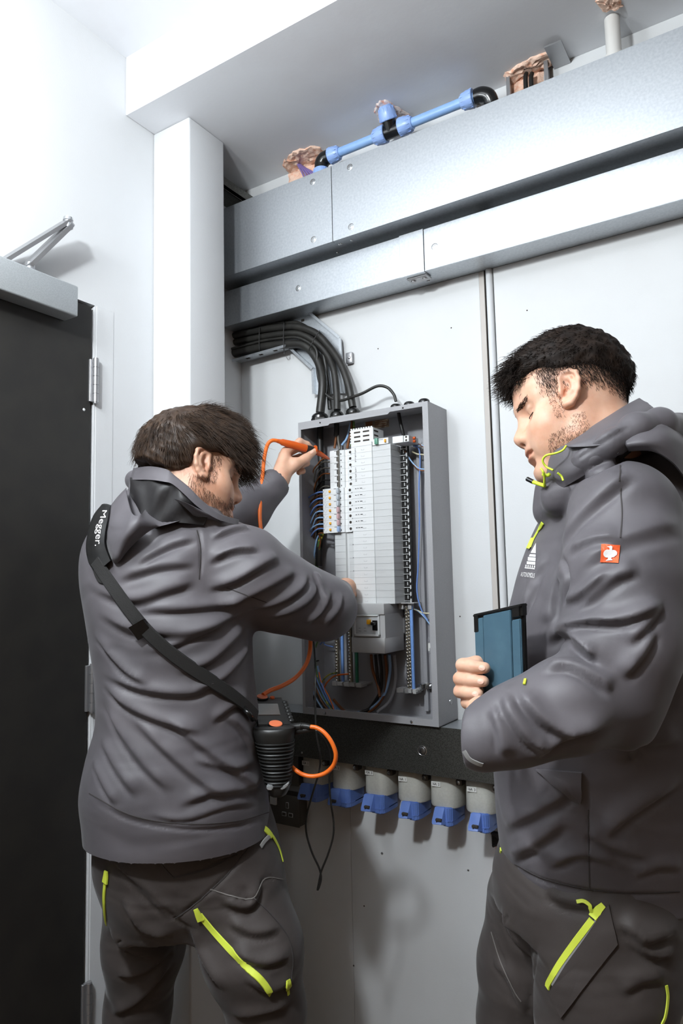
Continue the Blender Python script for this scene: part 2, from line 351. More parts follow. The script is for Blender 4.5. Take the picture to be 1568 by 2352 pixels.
lathe(bm, (p[0]+.012, 1.716, z0), (0, 0, -1), [(0, .005), (.004, .004)], 10); obj('coupler', bm, 'steel', t, .6)
# bottom trunking under the board
Y3 = 1.640; z0, z1 = .858, .976
t = thing('cable_trunking', (XL, YB, z0), 'dull galvanised trunking under the open distribution board, above the row of sockets', 'trunking')
bm = B(); box(bm, (XL+.002, Y3+.002, z0), (.4, YB-.001, z0+.0015)); box(bm, (XL+.002, Y3+.002, z1-.0015), (.4, YB-.001, z1)); box(bm, (XL+.002, YB-.003, z0), (.4, YB-.001, z1)); obj('body', bm, 'galv', t)
bm = B(); box(bm, (XL+.002, Y3, z0-.002), (.4, Y3+.0018, z1+.0005), .0006, 1); obj('lid', bm, 'galvd', t)
fixing(t, *at_x(969, 1724, Y3), Y3, .0135)
p = at(693, 1729, Y3); fixing(t, p[0], p[2], Y3, .003)
# ================================================================== the distribution board
CX0, CX1, CY0, CZ0, CZ1 = -1.1745, -0.7605, 1.630, 0.9785, 1.8050
db = thing('distribution_board', (-.967, YB, CZ0), 'open grey distribution board full of breakers and coloured wires, standing on the bottom trunking', 'distribution board')
bm = B(); t_ = .0016
box(bm, (CX0, CY0, CZ0), (CX0+t_, YB-.001, CZ1)); box(bm, (CX1-t_, CY0, CZ0), (CX1, YB-.001, CZ1))
box(bm, (CX0, CY0, CZ0), (CX1, YB-.001, CZ0+t_)); box(bm, (CX0, CY0, CZ1-t_), (CX1, YB-.001, CZ1))
obj('case', bm, 'case', db)
bm = B(); box(bm, (CX0+t_, YB-.012, CZ0+t_), (CX1-t_, YB-.002, CZ1-t_)); obj('back_plate', bm, 'casein', db)
bm = B(); xm0, xm1 = -1.066, -.873
prism(bm, [(CX0-.0002, CY0-.0002, CZ1+.0002), (CX1+.0002, CY0-.0002, CZ1+.0002), (CX1+.0002, CY0-.0002, CZ1-.012), (xm1, CY0, CZ1-.012), (xm1-.006, CY0, CZ1-.0175), (xm0, CY0, CZ1-.0175), (xm0-.005, CY0, CZ1-.0215), (CX0-.0002, CY0-.0002, CZ1-.0215)], (0, .0016, 0))
box(bm, (CX0-.0002, CY0-.0002, CZ0+.0168), (CX0+.009, CY0+.0016, CZ1-.0215)); box(bm, (CX1-.016, CY0-.0002, CZ0+.0168), (CX1+.0002, CY0+.0016, CZ1-.012)); box(bm, (CX0-.0002, CY0-.0002, CZ0-.0002), (CX1+.0002, CY0+.0016, CZ0+.017))
box(bm, (CX1-.016, CY0, CZ0+.017), (CX1-.0145, CY0+.010, CZ1-.012)); box(bm, (CX0+.009, CY0, CZ0+.0155), (CX1-.016, CY0+.010, CZ0+.017)); obj('front_flange', bm, 'case', db)
for px, py, m, r in ((746, 1638, 'screw', .0042), (945, 1658, 'screw', .0042), (735, 971, 'dark', .0024), (925, 937, 'dark', .0024)):
    p = at(px, py, CY0); bm = B(); lathe(bm, (p[0], CY0-.0002, p[2]), (0, -1, 0), [(0, r), (.0012, r*.92), (.002, r*.5)], 14); obj('screw', bm, m, db, .6)
p = atx(1034, 1611, CX1); bm = B(); lathe(bm, (CX1+.0002, p[1], p[2]), (1, 0, 0), [(0, .0075), (.002, .007), (.0035, .004)], 18); obj('knockout_plug', bm, 'steel', db, .6)
# cable glands on top
for px, r, h in ((734, .0265, .034), (773, .0212, .031), (810, .0220, .032), (908.5, .0165, .023), (939.5, .0165, .023), (973.5, .0168, .024)):
    x = at(px, 925, 1.692)[0]; bm = B(); lathe(bm, (x, 1.692, CZ1), (0, 0, 1), [(0, r*.95), (h*.12, r*.95), (h*.14, r), (h*.55, r)], 6); lathe(bm, (x, 1.692, CZ1+h*.55), (0, 0, 1), [(0, r*.94), (h*.2, r*.93), (h*.36, r*.8), (h*.45, r*.62)], 24); obj('cable_gland', bm, 'gloss', db, .5)
# keyhole dimples of the back plate
for px, py in ((966, 1026), (983, 1482)):
    p = at(px, py, YB-.012); bm = B(); lathe(bm, (p[0], YB-.0119, p[2]), (0, -1, 0), [(0, .0225), (.0016, .0222), (.0022, .019), (.0022, .001)], 32)
    lathe(bm, (p[0]-.001, YB-.0142, p[2]+.011), (0, -1, 0), [(0, .0062), (.0015, .0058), (.002, .003)], 16)
    lathe(bm, (p[0]+.001, YB-.0141, p[2]-.001), (0, -1, 0), [(0, .0085), (.0006, .0080)], 16, mi=1); box(bm, (p[0]-.003, YB-.0149, p[2]-.015), (p[0]+.005, YB-.0141, p[2]-.002), mi=1); obj('mounting_dimple', bm, ['casein', 'sticker'], db, .6)
# maker's sticker inside
p = at(865, 973, YB-.012); bm = B(); box(bm, (p[0]-.040, YB-.0126, p[2]-.015), (p[0]+.040, YB-.0120, p[2]+.015)); st = obj('rating_sticker', bm, 'tan', db)
bm = B(); box(bm, (p[0]-.036, YB-.0130, p[2]-.012), (p[0]-.014, YB-.0126, p[2]+.012)); 
for k in range(4): box(bm, (p[0]-.006, YB-.0130, p[2]-.010+k*.006), (p[0]+.034-.004*(k % 2), YB-.0126, p[2]-.008+k*.006))
obj('sticker_print', bm, 'wbrown', st)

PZ, ZT = .018, 1.7135
def rowz(i): return ZT-.018*i
def breaker(i, left, front, tog, rcbo=False):
    z1 = rowz(i)-.0002; z0 = z1-.0176; bm = B()
    prof = [(left, 1.700), (left, front+.016), (left+.010, front+.016), (left+.010, front+.002), (-1.0665, front), (-1.0505, front), (-1.0505, front+.008), (-1.0360, front+.008), (-1.0345, front+.012), (-1.0290, front+.014), (-1.0270, front+.010), (-1.0075, front+.010), (-1.0060, front+.014), (-1.0060, 1.700)]
    if rcbo: prof = [(left, 1.700), (left, front+.004), (left+.008, front+.002), (-1.0700, front), (-1.0495, front)] + prof[6:]
    prism(bm, [(x, y, z0) for x, y in prof], (0, 0, z1-z0)); b = obj('circuit_breaker', bm, 'white', db)
    bm = B(); lathe(bm, (-1.0172, front+.0100, (z0+z1)/2), (0, -1, 0), [(0, .0040), (.0005, .0038)], 16); obj('terminal_hole', bm, 'gap', b)
    bm = B(); lathe(bm, (left+.0045, front+(.0038 if rcbo else .0158), (z0+z1)/2+.001), (0, -1, 0), [(0, .0030), (.0006, .0028)], 12); obj('terminal_hole', bm, 'gap', b)
    bm = B(); box(bm, (-1.0640, front-.0004, z1-.0030), (-1.0535, front+.0004, z1-.0018)); box(bm, (-1.0565, front-.0004, z0+.003), (-1.0535, front+.0004, z1-.003))
    box(bm, (-1.0475, front+.0072, z0+.0045), (-1.0455, front+.0081, z0+.0085)); obj('marking', bm, 'ink', b)
    if rcbo:
        bm = B(); box(bm, (-1.0800, front-.004, z0+.0055), (-1.0745, front+.001, z0+.0120), .001, 2); obj('test_button', bm, 'yellow', b, .6)
        bm = B(); box(bm, (-1.0530, front-.006, z0+.0015), (-1.0470, front+.004, z1-.0012), .0008, 2); obj('toggle', bm, tog, b, .6)
        bm = B()
        for q in range(5): box(bm, (left+.009+.0022*(q % 4), front+.0002, z0+.003+.0028*q), (left+.0102+.0022*(q % 4), front+.0016, z0+.0038+.0028*q))
        obj('marking', bm, 'ltgrey', b)
    else:
        bm = B(); box(bm, (-1.0535, front-.001, z0+.0005), (-1.0495, front+.005, z1-.0005), .0006, 1); obj('toggle', bm, 'wgrey', b, .6)
for i in range(6): breaker(i, -1.0895, 1.648, 'wgrey')
for i, tg in zip(range(6, 13), ('toggleg', 'toggleg', 'toggleg', 'red', 'red', 'red', 'toggleb')): breaker(i, -1.1040, 1.642, tg, True)
for i in range(21, 24): breaker(i, -1.0895, 1.650, 'wgrey')
# blank cover strip with module lines
bm = B(); za, zb = rowz(13)-.0002, rowz(21)+.0002
prism(bm, [(x, y, zb) for x, y in ((-1.0720, 1.700), (-1.0720, 1.655), (-1.0360, 1.654), (-1.0345, 1.660), (-1.0290, 1.662), (-1.0270, 1.658), (-1.0060, 1.658), (-1.0060, 1.700))], (0, 0, za-zb)); bl = obj('blank_strip', bm, 'offwhite', db)
for i in range(14, 21):
    bm = B(); z = rowz(i); box(bm, (-1.0722, 1.6538, z-.0003), (-1.0360, 1.6552, z+.0003)); box(bm, (-1.0270, 1.6577, z-.0003), (-1.0060, 1.6590, z+.0003)); obj('module_line', bm, 'ltgrey', bl)
for i in range(21, 24):
    bm = B(); lathe(bm, (-1.0172, 1.6598, rowz(i)-.009), (0, -1, 0), [(0, .0042), (.0005, .0040)], 16); obj('cover_hole', bm, 'gap', bl)
# label cover in the middle
LZ0, LZ1 = rowz(24)+.0003, ZT+.008
bm = B(); box(bm, (-1.0030, 1.640, LZ0), (-.9365, 1.700, LZ1), .0008, 1); lc = obj('label_cover', bm, 'white', db, .5)
for i in range(0, 24):
    bm = B(); z = rowz(i); box(bm, (-1.0032, 1.6395, z-.00025), (-.9365, 1.6402, z+.00025)); box(bm, (-.9700, 1.6395, z-.0115), (-.9610, 1.6402, z-.0110)); box(bm, (-.9700, 1.6395, z-.0085), (-.9698, 1.6402, z-.0115)); box(bm, (-.9612, 1.6395, z-.0085), (-.9610, 1.6402, z-.0115)); obj('row_line', bm, 'ltgrey', lc)
for i in range(6, 13):
    bm = B()
    for q, wd in enumerate((.004, .0035, .007) if i < 12 else (.005, .005, .006)): box(bm, (-.9925+.0075*q, 1.6394, rowz(i)-.0095), (-.9925+.0075*q+wd, 1.6402, rowz(i)-.0078))
    obj('row_label', bm, 'ink', lc)
for i in (0, 3):
    bm = B()
    for q in range(9): box(bm, (-.9905, 1.6394, rowz(i)-.006-.0045*q), (-.9885+.0008*(q % 3), 1.6402, rowz(i)-.0045-.0045*q))
    obj('row_label', bm, 'ink', lc)
for i in range(0, 23, 2):
    bm = B(); lathe(bm, (-1.0040, 1.6415, rowz(i)-.018), (0, -1, 0), [(0, .0014), (.0012, .0012)], 8); obj('pip', bm, 'ink', lc)
# vented top of the cover
bm = B(); gz = LZ1+.040; box(bm, (-1.0030, 1.6405, LZ1), (-.9315, 1.700, gz), .0006, 1)
for q in range(9): box(bm, (-1.0030+.0080*q, 1.6405, gz), (-.9985+.0080*q, 1.646, gz+.0038))
for q in range(5): box(bm, (-1.0062, 1.642, LZ1+.002+.008*q), (-1.0030, 1.66, LZ1+.0062+.008*q))
gr = obj('vent_grille', bm, 'white', db)
for k in range(3):
    for x in (-.9925, -.9640):
        bm = B(); z = LZ1+.0065+.0125*k; box(bm, (x, 1.6399, z-.0023), (x+.0205, 1.6412, z+.0023), .0008, 2); obj('vent_slot', bm, 'gap', gr)
    bm = B(); box(bm, (-.9322, 1.646, z-.0022), (-.9308, 1.668, z+.0022)); obj('vent_slot', bm, 'gap', gr)
# right hand blank modules
bm = B(); box(bm, (-.9365, 1.6425, LZ0), (-.8800, 1.700, ZT-.004), .0008, 1); br = obj('blank_strip', bm, 'offwhite', db, .5)
for i in range(1, 24):
    bm = B(); z = rowz(i); box(bm, (-.9365, 1.6420, z-.00022), (-.8798, 1.6428, z+.00022)); box(bm, (-.8803, 1.6425, z-.00022), (-.8797, 1.700, z+.00022)); obj('module_line', bm, 'ltgrey', br)
# small modules at the top right
bm = B(); z0, z1 = ZT-.0035, ZT+.0135; box(bm, (-.9345, 1.6400, z0), (-.8850, 1.690, z1), .0008, 1); mo = obj('signal_module', bm, 'white', db, .5)
bm = B(); box(bm, (-.9240, 1.6325, z0+.001), (-.9145, 1.642, z1+.001), .001, 2); obj('toggle', bm, 'green', mo, .6)
bm = B(); box(bm, (-.8955, 1.6350, z0+.004), (-.8910, 1.642, z1-.004), .001, 2); obj('test_button', bm, 'yellow', mo, .6)
bm = B(); box(bm, (-.9130, 1.6395, z1-.004), (-.9010, 1.6405, z1-.003)); obj('marking', bm, 'ink', mo)
bm = B(); z0, z1 = ZT-.0045, ZT+.0140; box(bm, (-.8750, 1.6450, z0), (-.8430, 1.705, z1), .0008, 1); box(bm, (-.8425, 1.6480, z0+.0005), (-.8275, 1.705, z1-.0005), .0008, 1); mo = obj('terminal_module', bm, 'white', db, .5)
for q in (0, 1):
    bm = B(); lathe(bm, (-.8350, 1.6481, z0+.0050+.009*q), (0, -1, 0), [(0, .0031), (.0006, .0029)], 14); obj('terminal_hole', bm, 'gap', mo)
    bm = B(); cyl(bm, (-.8275, 1.676, z0+.0050+.009*q), (-.8215, 1.676, z0+.0050+.009*q), .0036, n=12); obj('ferrule', bm, 'ferrule', mo, .6)
# comb busbar with clips
bm = B(); box(bm, (-.8790, 1.7000, LZ0-.004), (-.8560, 1.7060, ZT-.004)); cb = obj('comb_backing', bm, 'dark', db)
for i in range(24):
    bm = B(); z = rowz(i)-.012
    box(bm, (-.8805, 1.6945, z-.0006), (-.8575, 1.6975, z+.0006)); box(bm, (-.8605, 1.6935, z-.0045), (-.8580, 1.6975, z+.0060)); box(bm, (-.8702, 1.6965, z-.012), (-.8682, 1.6980, z-.0035)); obj('comb_clip', bm, 'white', cb)
bm = B(); box(bm, (-.8450, YB-.026, .995), (-.8330, YB-.012, ZT-.006), .001, 1); obj('mounting_rail', bm, 'casein', db)
# residual current device cover
RX0, RX1, RY, RZ0, RZ1 = -.9960, -.8950, 1.608, 1.1555, 1.2835
bm = B(); box(bm, (RX0, RY, RZ0), (RX1, 1.715, RZ0+.040), .0012, 2); box(bm, (RX0, RY, RZ1-.028), (RX1, 1.715, RZ1), .0012, 2); box(bm, (RX0, RY+.004, RZ0+.039), (RX1, 1.715, RZ1-.027)); rc = obj('main_switch', bm, 'rcd', db, .5)
bm = B(); fx0, fx1, fz0, fz1 = RX0+.009, RX1-.014, RZ0+.043, RZ1-.0285
box(bm, (fx0, RY-.003, fz0), (fx1, RY+.005, fz0+.006), .001, 1); box(bm, (fx0, RY-.003, fz1-.004), (fx1, RY+.005, fz1), .001, 1); box(bm, (fx0, RY-.003, fz0), (fx0+.005, RY+.005, fz1), .001, 1); box(bm, (fx1-.004, RY-.003, fz0), (fx1, RY+.005, fz1), .001, 1); obj('switch_frame', bm, 'offwhite', rc, .5)
bm = B(); box(bm, (fx0+.005, RY+.001, fz0+.006), (fx1-.004, RY+.003, fz1-.004)); obj('switch_face', bm, 'ltgrey', rc)
bm = B(); p = at(847.5, 1428.5, RY); box(bm, (p[0]-.0052, RY-.006, p[2]-.0062), (p[0]+.0052, RY+.002, p[2]+.0062), .0012, 2); obj('test_button', bm, 'yellow', rc, .6)
bm = B(); p = at(860.5, 1437, RY); box(bm, (p[0]-.0072, RY-.002, p[2]-.0125), (p[0]+.0076, RY+.002, p[2]+.0135), .001, 1); box(bm, (p[0]-.0055, RY-.014, p[2]+.001), (p[0]+.0055, RY+.001, p[2]+.010), .0025, 3); obj('toggle', bm, 'gloss', rc, .6)
bm = B(); 
for q in (0, 1): p = at(826+12*q, 1446, RY); box(bm, (p[0]-.004, RY+.0005, p[2]-.004), (p[0]+.004, RY+.0012, p[2]-.0032)); box(bm, (p[0]-.004, RY+.0005, p[2]+.003), (p[0]+.002, RY+.0012, p[2]+.0038))
obj('marking', bm, 'gap', rc)
# terminal bars
def terminal_bar(name, xs, za, zb, y, rail, railm, n, r=.0032, two=False):
    bm = B(); box(bm, (xs-.0045, y+.001, zb), (xs+.0055+(.004 if two else 0), y+.010, za)); t = obj(name, bm, 'brass', db)
    bm = B(); box(bm, (rail-.004, y-.001, zb), (rail+.004, y+.006, za), .0015, 2); obj('rail', bm, railm, t, .6)
    for k in range(n):
        z = za-(k+.5)*(za-zb)/n
        for dx in ((-.0020, .0052) if two else (0,)):
            bm = B(); lathe(bm, (xs+dx+(.0008 if k % 2 else -.0008), y+.001, z+(.002 if dx > 0 else 0)), (0, -1, 0), [(0, r), (.0018, r*.9), (.003, r*.5)], 12); obj('screw', bm, 'screw', t, .6)
p = at(772, 1440, 1.69); q = at(773, 1573, 1.69); terminal_bar('neutral_bar', (p[0]+q[0])/2, 1.268, q[2], 1.688, at(786, 1500, 1.69)[0], 'barblue', 26)
q = at(804, 1573, 1.69); terminal_bar('earth_bar', at(803, 1520, 1.69)[0], 1.268, q[2], 1.688, at(819, 1530, 1.69)[0], 'bargreen', 26)
p = at(935, 1395, 1.69); q = at(938, 1588, 1.69); terminal_bar('neutral_bar', at(936, 1490, 1.69)[0], p[2]+.004, q[2], 1.688, at(947, 1490, 1.69)[0], 'barblue', 26, .0030, True)
for pts, y in ((((764, 1577), (833, 1571)), 1.684), (((912, 1590), (958, 1585)), 1.684)):
    a = at(*pts[0], y); b = at(*pts[1], y); bm = B(); n = 5
    for k in range(n):
        f0, f1 = k/n, (k+.82)/n; x0 = a[0]+(b[0]-a[0])*f0; x1 = a[0]+(b[0]-a[0])*f1; box(bm, (x0, y-.004-.004*(k % 2), b[2]-.010+.002*(k % 2)), (x1, y+.030, b[2]+.002), .0006, 1)
    box(bm, (a[0], y, b[2]-.005), (b[0], YB-.012, b[2]-.001)); obj('bar_bracket', bm, 'rcd', db)
a = at(934, 1385, 1.69); bm = B(); box(bm, (a[0]-.030, 1.676, a[2]-.001), (a[0]+.028, 1.72, a[2]+.0015)); box(bm, (a[0]+.006, 1.684, a[2]-.016), (a[0]+.016, 1.70, a[2])); box(bm, (a[0]-.022, 1.684, a[2]-.016), (a[0]-.008, 1.71, a[2]-.001)); obj('bar_bracket', bm, 'rcd', db)
p = at(921, 1430, 1.712); bm = B(); box(bm, (p[0]-.008, 1.712, p[2]-.028), (p[0]+.010, 1.737, p[2]+.014)); 
for dz in (.006, -.017): lathe(bm, (p[0], 1.712, p[2]+dz), (0, -1, 0), [(0, .004), (.002, .003)], 10)
obj('bar_bracket', bm, 'steel', db, .5)
p = at(978, 1577, 1.715); bm = B(); box(bm, (p[0]-.016, 1.700, p[2]-.008), (p[0]-.004, 1.737, p[2]+.008), .001, 1); box(bm, (p[0]-.004, 1.722, p[2]-.007), (p[0]+.020, 1.726, p[2]+.008)); box(bm, (p[0]-.001, 1.712, p[2]-.006), (p[0]+.002, 1.737, p[2]+.006)); lathe(bm, (p[0]+.009, 1.722, p[2]), (0, -1, 0), [(0, .006), (.004, .005), (.006, .002)], 14); lathe(bm, (p[0]-.010, 1.700, p[2]), (0, -1, 0), [(0, .0045), (.001, .004)], 12); obj('earth_clamp', bm, 'screw', db, .5)

# ------------------------------------------------------------------ wires in the board
def wire(pts, y, m, r=.0021, name='wire'):
    ys = y if isinstance(y, (list, tuple)) else [y]*len(pts); P = [at(px, py, yy) for (px, py), yy in zip(pts, ys)]
    bm = B(); tube(bm, P, r, 8, sub=7); return obj(name, bm, m, db, 1.2)
for k, (yy, m, e) in enumerate(((1053, 'wbrown', (718, 1088)), (1061, 'wgrey', (722, 1092)), (1075, 'wgrey', (728, 1100)), (1088, 'wbrown', (722, 1120)), (1103, 'wblack', (726, 1130)), (1117, 'wgrey', (724, 1138)))):
    wire([(757, yy), (742, yy+1), (730, yy+13), e, (716, 1160+6*k), (714, 1260), (712, 1300)], [1.668, 1.676, 1.69, 1.70, 1.712, 1.718, 1.72], m, .0022)
blues = ('wblue', 'wblue', 'wblue', 'wltblue', 'wltblue', 'wltblue', 'wblue')
for k in range(7):
    y0 = 1130+14.7*k; xl = 696+ (0, 7, 10, 12, 14, 5, 24)[k]
    if k == 6: wire([(746, y0-4), (730, y0-3), (716, y0+10), (705, y0+34), (702, 1290)], [1.652, 1.66, 1.68, 1.70, 1.71], blues[k], .0024)
    else: wire([(746, y0), (728, y0+2), (xl+10, y0+16), (xl, y0+46), (697+2*k, 1255), (700+2*k, 1300), (702+2*k, 1340)], [1.650, 1.660, 1.676, 1.69, 1.70, 1.71, 1.712], blues[k], .0024)
    wire([(746, y0+6), (732, y0+8), (xl+16, y0+24), (xl+8, y0+54), (704+2*k, 1260), (706+2*k, 1330)], [1.660, 1.670, 1.684, 1.70, 1.71, 1.716], 'wbrown', .0022)
for k, (x0, m) in enumerate(((734, 'wltblue'), (740, 'wgreen'), (744, 'wgreen'))):
    wire([(x0, 1225), (x0-8, 1245), (x0-14, 1290), (x0-18, 1340), (716+3*k, 1440)], [1.68, 1.69, 1.70, 1.712, 1.72], m, .0028)
# lower left bundle
lows = [((706, 1440), (706, 1520), (712, 1560), (724, 1600), (742, 1631), 'wltblue'), ((712, 1440), (713, 1520), (722, 1570), (738, 1610), (754, 1632), 'wbrown'), ((716, 1440), (719, 1528), (727, 1560), (745, 1600), (760, 1634), 'wblue'),
        ((722, 1450), (724, 1520), (730, 1560), (742, 1598), (765, 1636), 'wgreen'), ((726, 1500), (731, 1550), (740, 1575), (755, 1610), (774, 1634), 'wblue'), ((709, 1450), (708, 1530), (714, 1580), (728, 1620), (748, 1633), 'wblack'), ((719, 1450), (716, 1540), (724, 1590), (740, 1622), (757, 1635), 'wblack'),
        ((730, 1530), (736, 1562), (744, 1580), (756, 1602), (768, 1632), 'orange'), ((704, 1480), (706, 1560), (714, 1600), (717, 1625), (722, 1634), 'wgreen'), ((713, 1470), (716, 1545), (733, 1590), (748, 1615), (763, 1634), 'wltblue')]
for k, l in enumerate(lows): wire(l[:5], [1.715-.004*(k % 3), 1.705-.004*(k % 4), 1.69-.004*(k % 3), 1.68, 1.672], l[5], .0026 if k != 7 else .0020)
for pts, m in ((((773, 1453), (760, 1454), (750, 1461), (746, 1468), (745, 1480), (765, 1486)), 'wblue'), (((773, 1459), (760, 1460), (751, 1465), (744, 1471), (735, 1480)), 'wblue'), (((773, 1466), (757, 1466), (744, 1468), (740, 1474)), 'wblue'),
               (((752, 1455), (735, 1465), (725, 1485), (722, 1510), (727, 1540)), 'wgreen'), (((742, 1452), (728, 1462), (720, 1480), (718, 1510)), 'wgreen'), (((772, 1545), (755, 1550), (742, 1562), (735, 1580)), 'wgreen'), (((800, 1548), (770, 1552), (752, 1566), (744, 1580)), 'orange')):
    wire(pts, [1.684+.006*k for k in range(len(pts))], m, .0022)
for k in range(4):
    p = at(768, 1447+6.4*k, 1.684); bm = B(); cyl(bm, (p[0]-.004, 1.684, p[2]), (p[0]+.003, 1.684, p[2]), .0026, n=10); obj('ferrule', bm, 'ferrule', db, .6)
# big loop under the main switch
for pts, m, r in ((((894, 1504), (895, 1545), (882, 1595), (850, 1628), (818, 1637), (786, 1634), (760, 1612), (742, 1578), (728, 1530)), 'wltblue', .0042), (((872, 1504), (876, 1545), (872, 1590), (846, 1630), (826, 1637)), 'wblack', .0045),
                  (((884, 1504), (888, 1545), (884, 1590), (858, 1628), (820, 1641), (790, 1632), (765, 1606)), 'wbrown', .0040), (((852, 1504), (856, 1540), (868, 1575), (872, 1600)), 'wbrown', .0042), (((905, 1504), (908, 1560), (896, 1608), (866, 1636)), 'casein', .0045), (((862, 1504), (866, 1550), (870, 1595), (850, 1626), (828, 1636)), 'wblack', .0042)):
    wire(pts, [1.70]+[1.715]*(len(pts)-2)+[1.70], m, r)
# tails coming in from the glands
for pts, m, r in ((((736, 966), (735, 1000), (736, 1040), (739, 1090), (736, 1160), (732, 1300)), 'wblack', .010), (((772, 965), (773, 985), (772, 1003)), 'wblack', .008), (((772, 1000), (770, 1015), (768, 1030)), 'wbrown', .0034), (((776, 1000), (777, 1015), (780, 1032)), 'wgrey', .0034),
                  (((808, 965), (806, 990), (800, 1015), (797, 1030)), 'wbrown', .0040), (((806, 970), (797, 1005), (785, 1022)), 'wltblue', .0036), (((812, 968), (812, 1000), (806, 1025)), 'wgreen', .0034)):
    wire(pts, [1.70]*len(pts), m, r)
wire([(914, 940), (918, 965), (924, 990), (929, 1010)], [1.692, 1.70, 1.70, 1.69], 'wblack', .0052)
for pts, m in ((((945, 1018), (957, 1019), (970, 1025), (984, 1033)), 'wbrown'), (((948, 1024), (958, 1023), (972, 1024), (984, 1030)), 'wltblue'), (((930, 1036), (945, 1060), (960, 1078), (972, 1081), (986, 1080)), 'wbrown'), (((932, 1042), (948, 1064), (960, 1075), (974, 1078), (986, 1077)), 'wltblue'), (((946, 1037), (958, 1043), (970, 1044), (986, 1046)), 'wcream'),
               (((952, 1024), (961, 1030), (964, 1045), (964, 1075), (962, 1120), (963, 1200), (960, 1300), (957, 1350), (962, 1385), (972, 1410), (982, 1425)), 'wblue'), (((945, 1397), (958, 1402), (973, 1416), (984, 1430), (996, 1448)), 'wltblue'), (((946, 1398), (958, 1402), (972, 1408), (994, 1409)), 'wcream')):
    wire(pts, [1.700]+[1.706]*(len(pts)-1), m, .0021)
p = at(941, 1397, 1.695); bm = B(); cyl(bm, (p[0]-.004, 1.695, p[2]), (p[0]+.006, 1.695, p[2]), .0036, n=12); obj('ferrule', bm, 'ferrule', db, .6)
for (px, py, y) in ((716, 1296, 1.712), (716, 1520, 1.702)):
    p = at(px, py, y); bm = B(); tube(bm, [(p[0]+.022*math.cos(a), y+.016*math.sin(a), p[2]+.004*math.cos(a)) for a in np.linspace(0, 6.283, 13)], .0018, 6, sub=2); obj('cable_tie', bm, 'wblack', db, 1)
# ================================================================== cable tray and the fat cables
tr = thing('cable_tray', (XL, YB, 1.985), 'bent galvanised cable tray carrying the thick black cables into the board', 'cable tray')
YT = 1.738
poly = [(512, 772), (713, 721), (783, 780), (791, 903), (726, 906), (724, 848), (672, 800), (512, 843)]
P = [at(px, py, YT) for px, py in poly]; P[0][0] = P[7][0] = XL+.004
bm = B(); prism(bm, [(p[0], YT, p[2]) for p in P], (0, .004, 0)); obj('tray_bed', bm, 'galv', tr)
def flange(i, j, dpt=.040):
    a, b = P[i], P[j]; bm = B(); n = Vector((b[2]-a[2], 0, a[0]-b[0])).normalized()*.0016
    prism(bm, [(a[0], YT-dpt, a[2]), (b[0], YT-dpt, b[2]), (b[0], YT, b[2]), (a[0], YT, a[2])], n); 
    prism(bm, [(a[0], YT-dpt, a[2]), (b[0], YT-dpt, b[2]), (b[0]-n.x*4, YT-dpt, b[2]-n.z*4), (a[0]-n.x*4, YT-dpt, a[2]-n.z*4)], (0, .0016, 0)); obj('flange', bm, 'galv', tr)
for i, j, dq in ((0, 1, .016), (1, 2, .013), (2, 3, .013), (4, 5, .013), (5, 6, .016), (6, 7, .040)): flange(i, j, dq)
for px, py in ((695, 736), (740, 786), (660, 810), (633, 815), (600, 822), (570, 829)):
    q = at(px, py, YT) if py < 800 else at(px, py, YT-.02); bm = B()
    if py < 800: box(bm, (q[0]-.006, YT-.0006, q[2]-.004), (q[0]+.006, YT+.0004, q[2]+.004), .0003, 1)
    else: 
        f = (q[0]-P[7][0])/(P[6][0]-P[7][0]); z = P[7][2]+(P[6][2]-P[7][2])*f; box(bm, (q[0]-.007, YT-.026, z-.0022), (q[0]+.007, YT-.017, z-.0012), .0003, 1)
    obj('slot', bm, 'gap', tr)
p = at(802, 822, YT); bm = B(); box(bm, (p[0]-.012, YT-.003, p[2]-.017), (p[0]+.010, YT+.010, p[2]+.017), .003, 2); lathe(bm, (p[0]+.001, YT-.003, p[2]), (0, -1, 0), [(0, .005), (.002, .004), (.003, .002)], 12); obj('fixing_lug', bm, 'steel', tr, .6)

def tie(pts, name='cable_tie', r=.0014, lab='black cable tie'):
    bm = B(); tube(bm, pts, r, 6, sub=6); o = obj(name, bm, 'wblack', smooth=1.2); info(o, lab, 'cable tie', 'ties round the fat cables'); return o
def cable(pts, ys, r, lab):
    bm = B(); tube(bm, [at(px, py, y) for (px, py), y in zip(pts, ys)], r, 14, sub=9); o = obj('power_cable', bm, 'cable', smooth=1.5); info(o, lab, 'cable', 'black cables feeding the board')
cable([(506, 779), (522, 775), (592, 759), (653, 751), (683, 751), (724, 765), (755, 796), (781, 833), (800, 884), (810, 936)], [1.716]*7+[1.708, 1.698, 1.692], .0112, 'uppermost thick black cable of the bundle, ending in the third gland')
cable([(506, 794), (522, 790), (596, 775), (653, 767), (690, 768), (724, 786), (751, 814), (767, 853), (773, 904), (774, 942)], [1.719]*7+[1.710, 1.700, 1.692], .0105, 'middle thick black cable of the bundle, ending in the second gland')
cable([(506, 819), (522, 814), (598, 798), (653, 791), (694, 792), (718, 810), (735, 843), (741, 884), (735, 948)], [1.714]*6+[1.710, 1.700, 1.692], .0132, 'lowest and thickest black cable of the bundle, ending in the leftmost gland')
cable([(506, 808), (522, 804), (598, 784), (653, 776), (684, 776), (710, 788), (727, 806), (728, 843), (734, 880), (751, 908), (780, 920), (808, 912), (833, 903), (866, 887), (889, 890), (904, 906), (909, 922)], [1.703]*8+[1.698]*3+[1.680, 1.676, 1.68, 1.688, 1.692, 1.692], .0042, 'thin black cable that loops down and arches over to the fourth gland')
cable([(506, 770), (522, 766), (592, 750), (650, 742), (690, 745), (728, 775), (744, 820), (752, 880), (758, 940)], [1.727]*9, .0070, 'black cable half hidden at the back of the bundle against the tray')
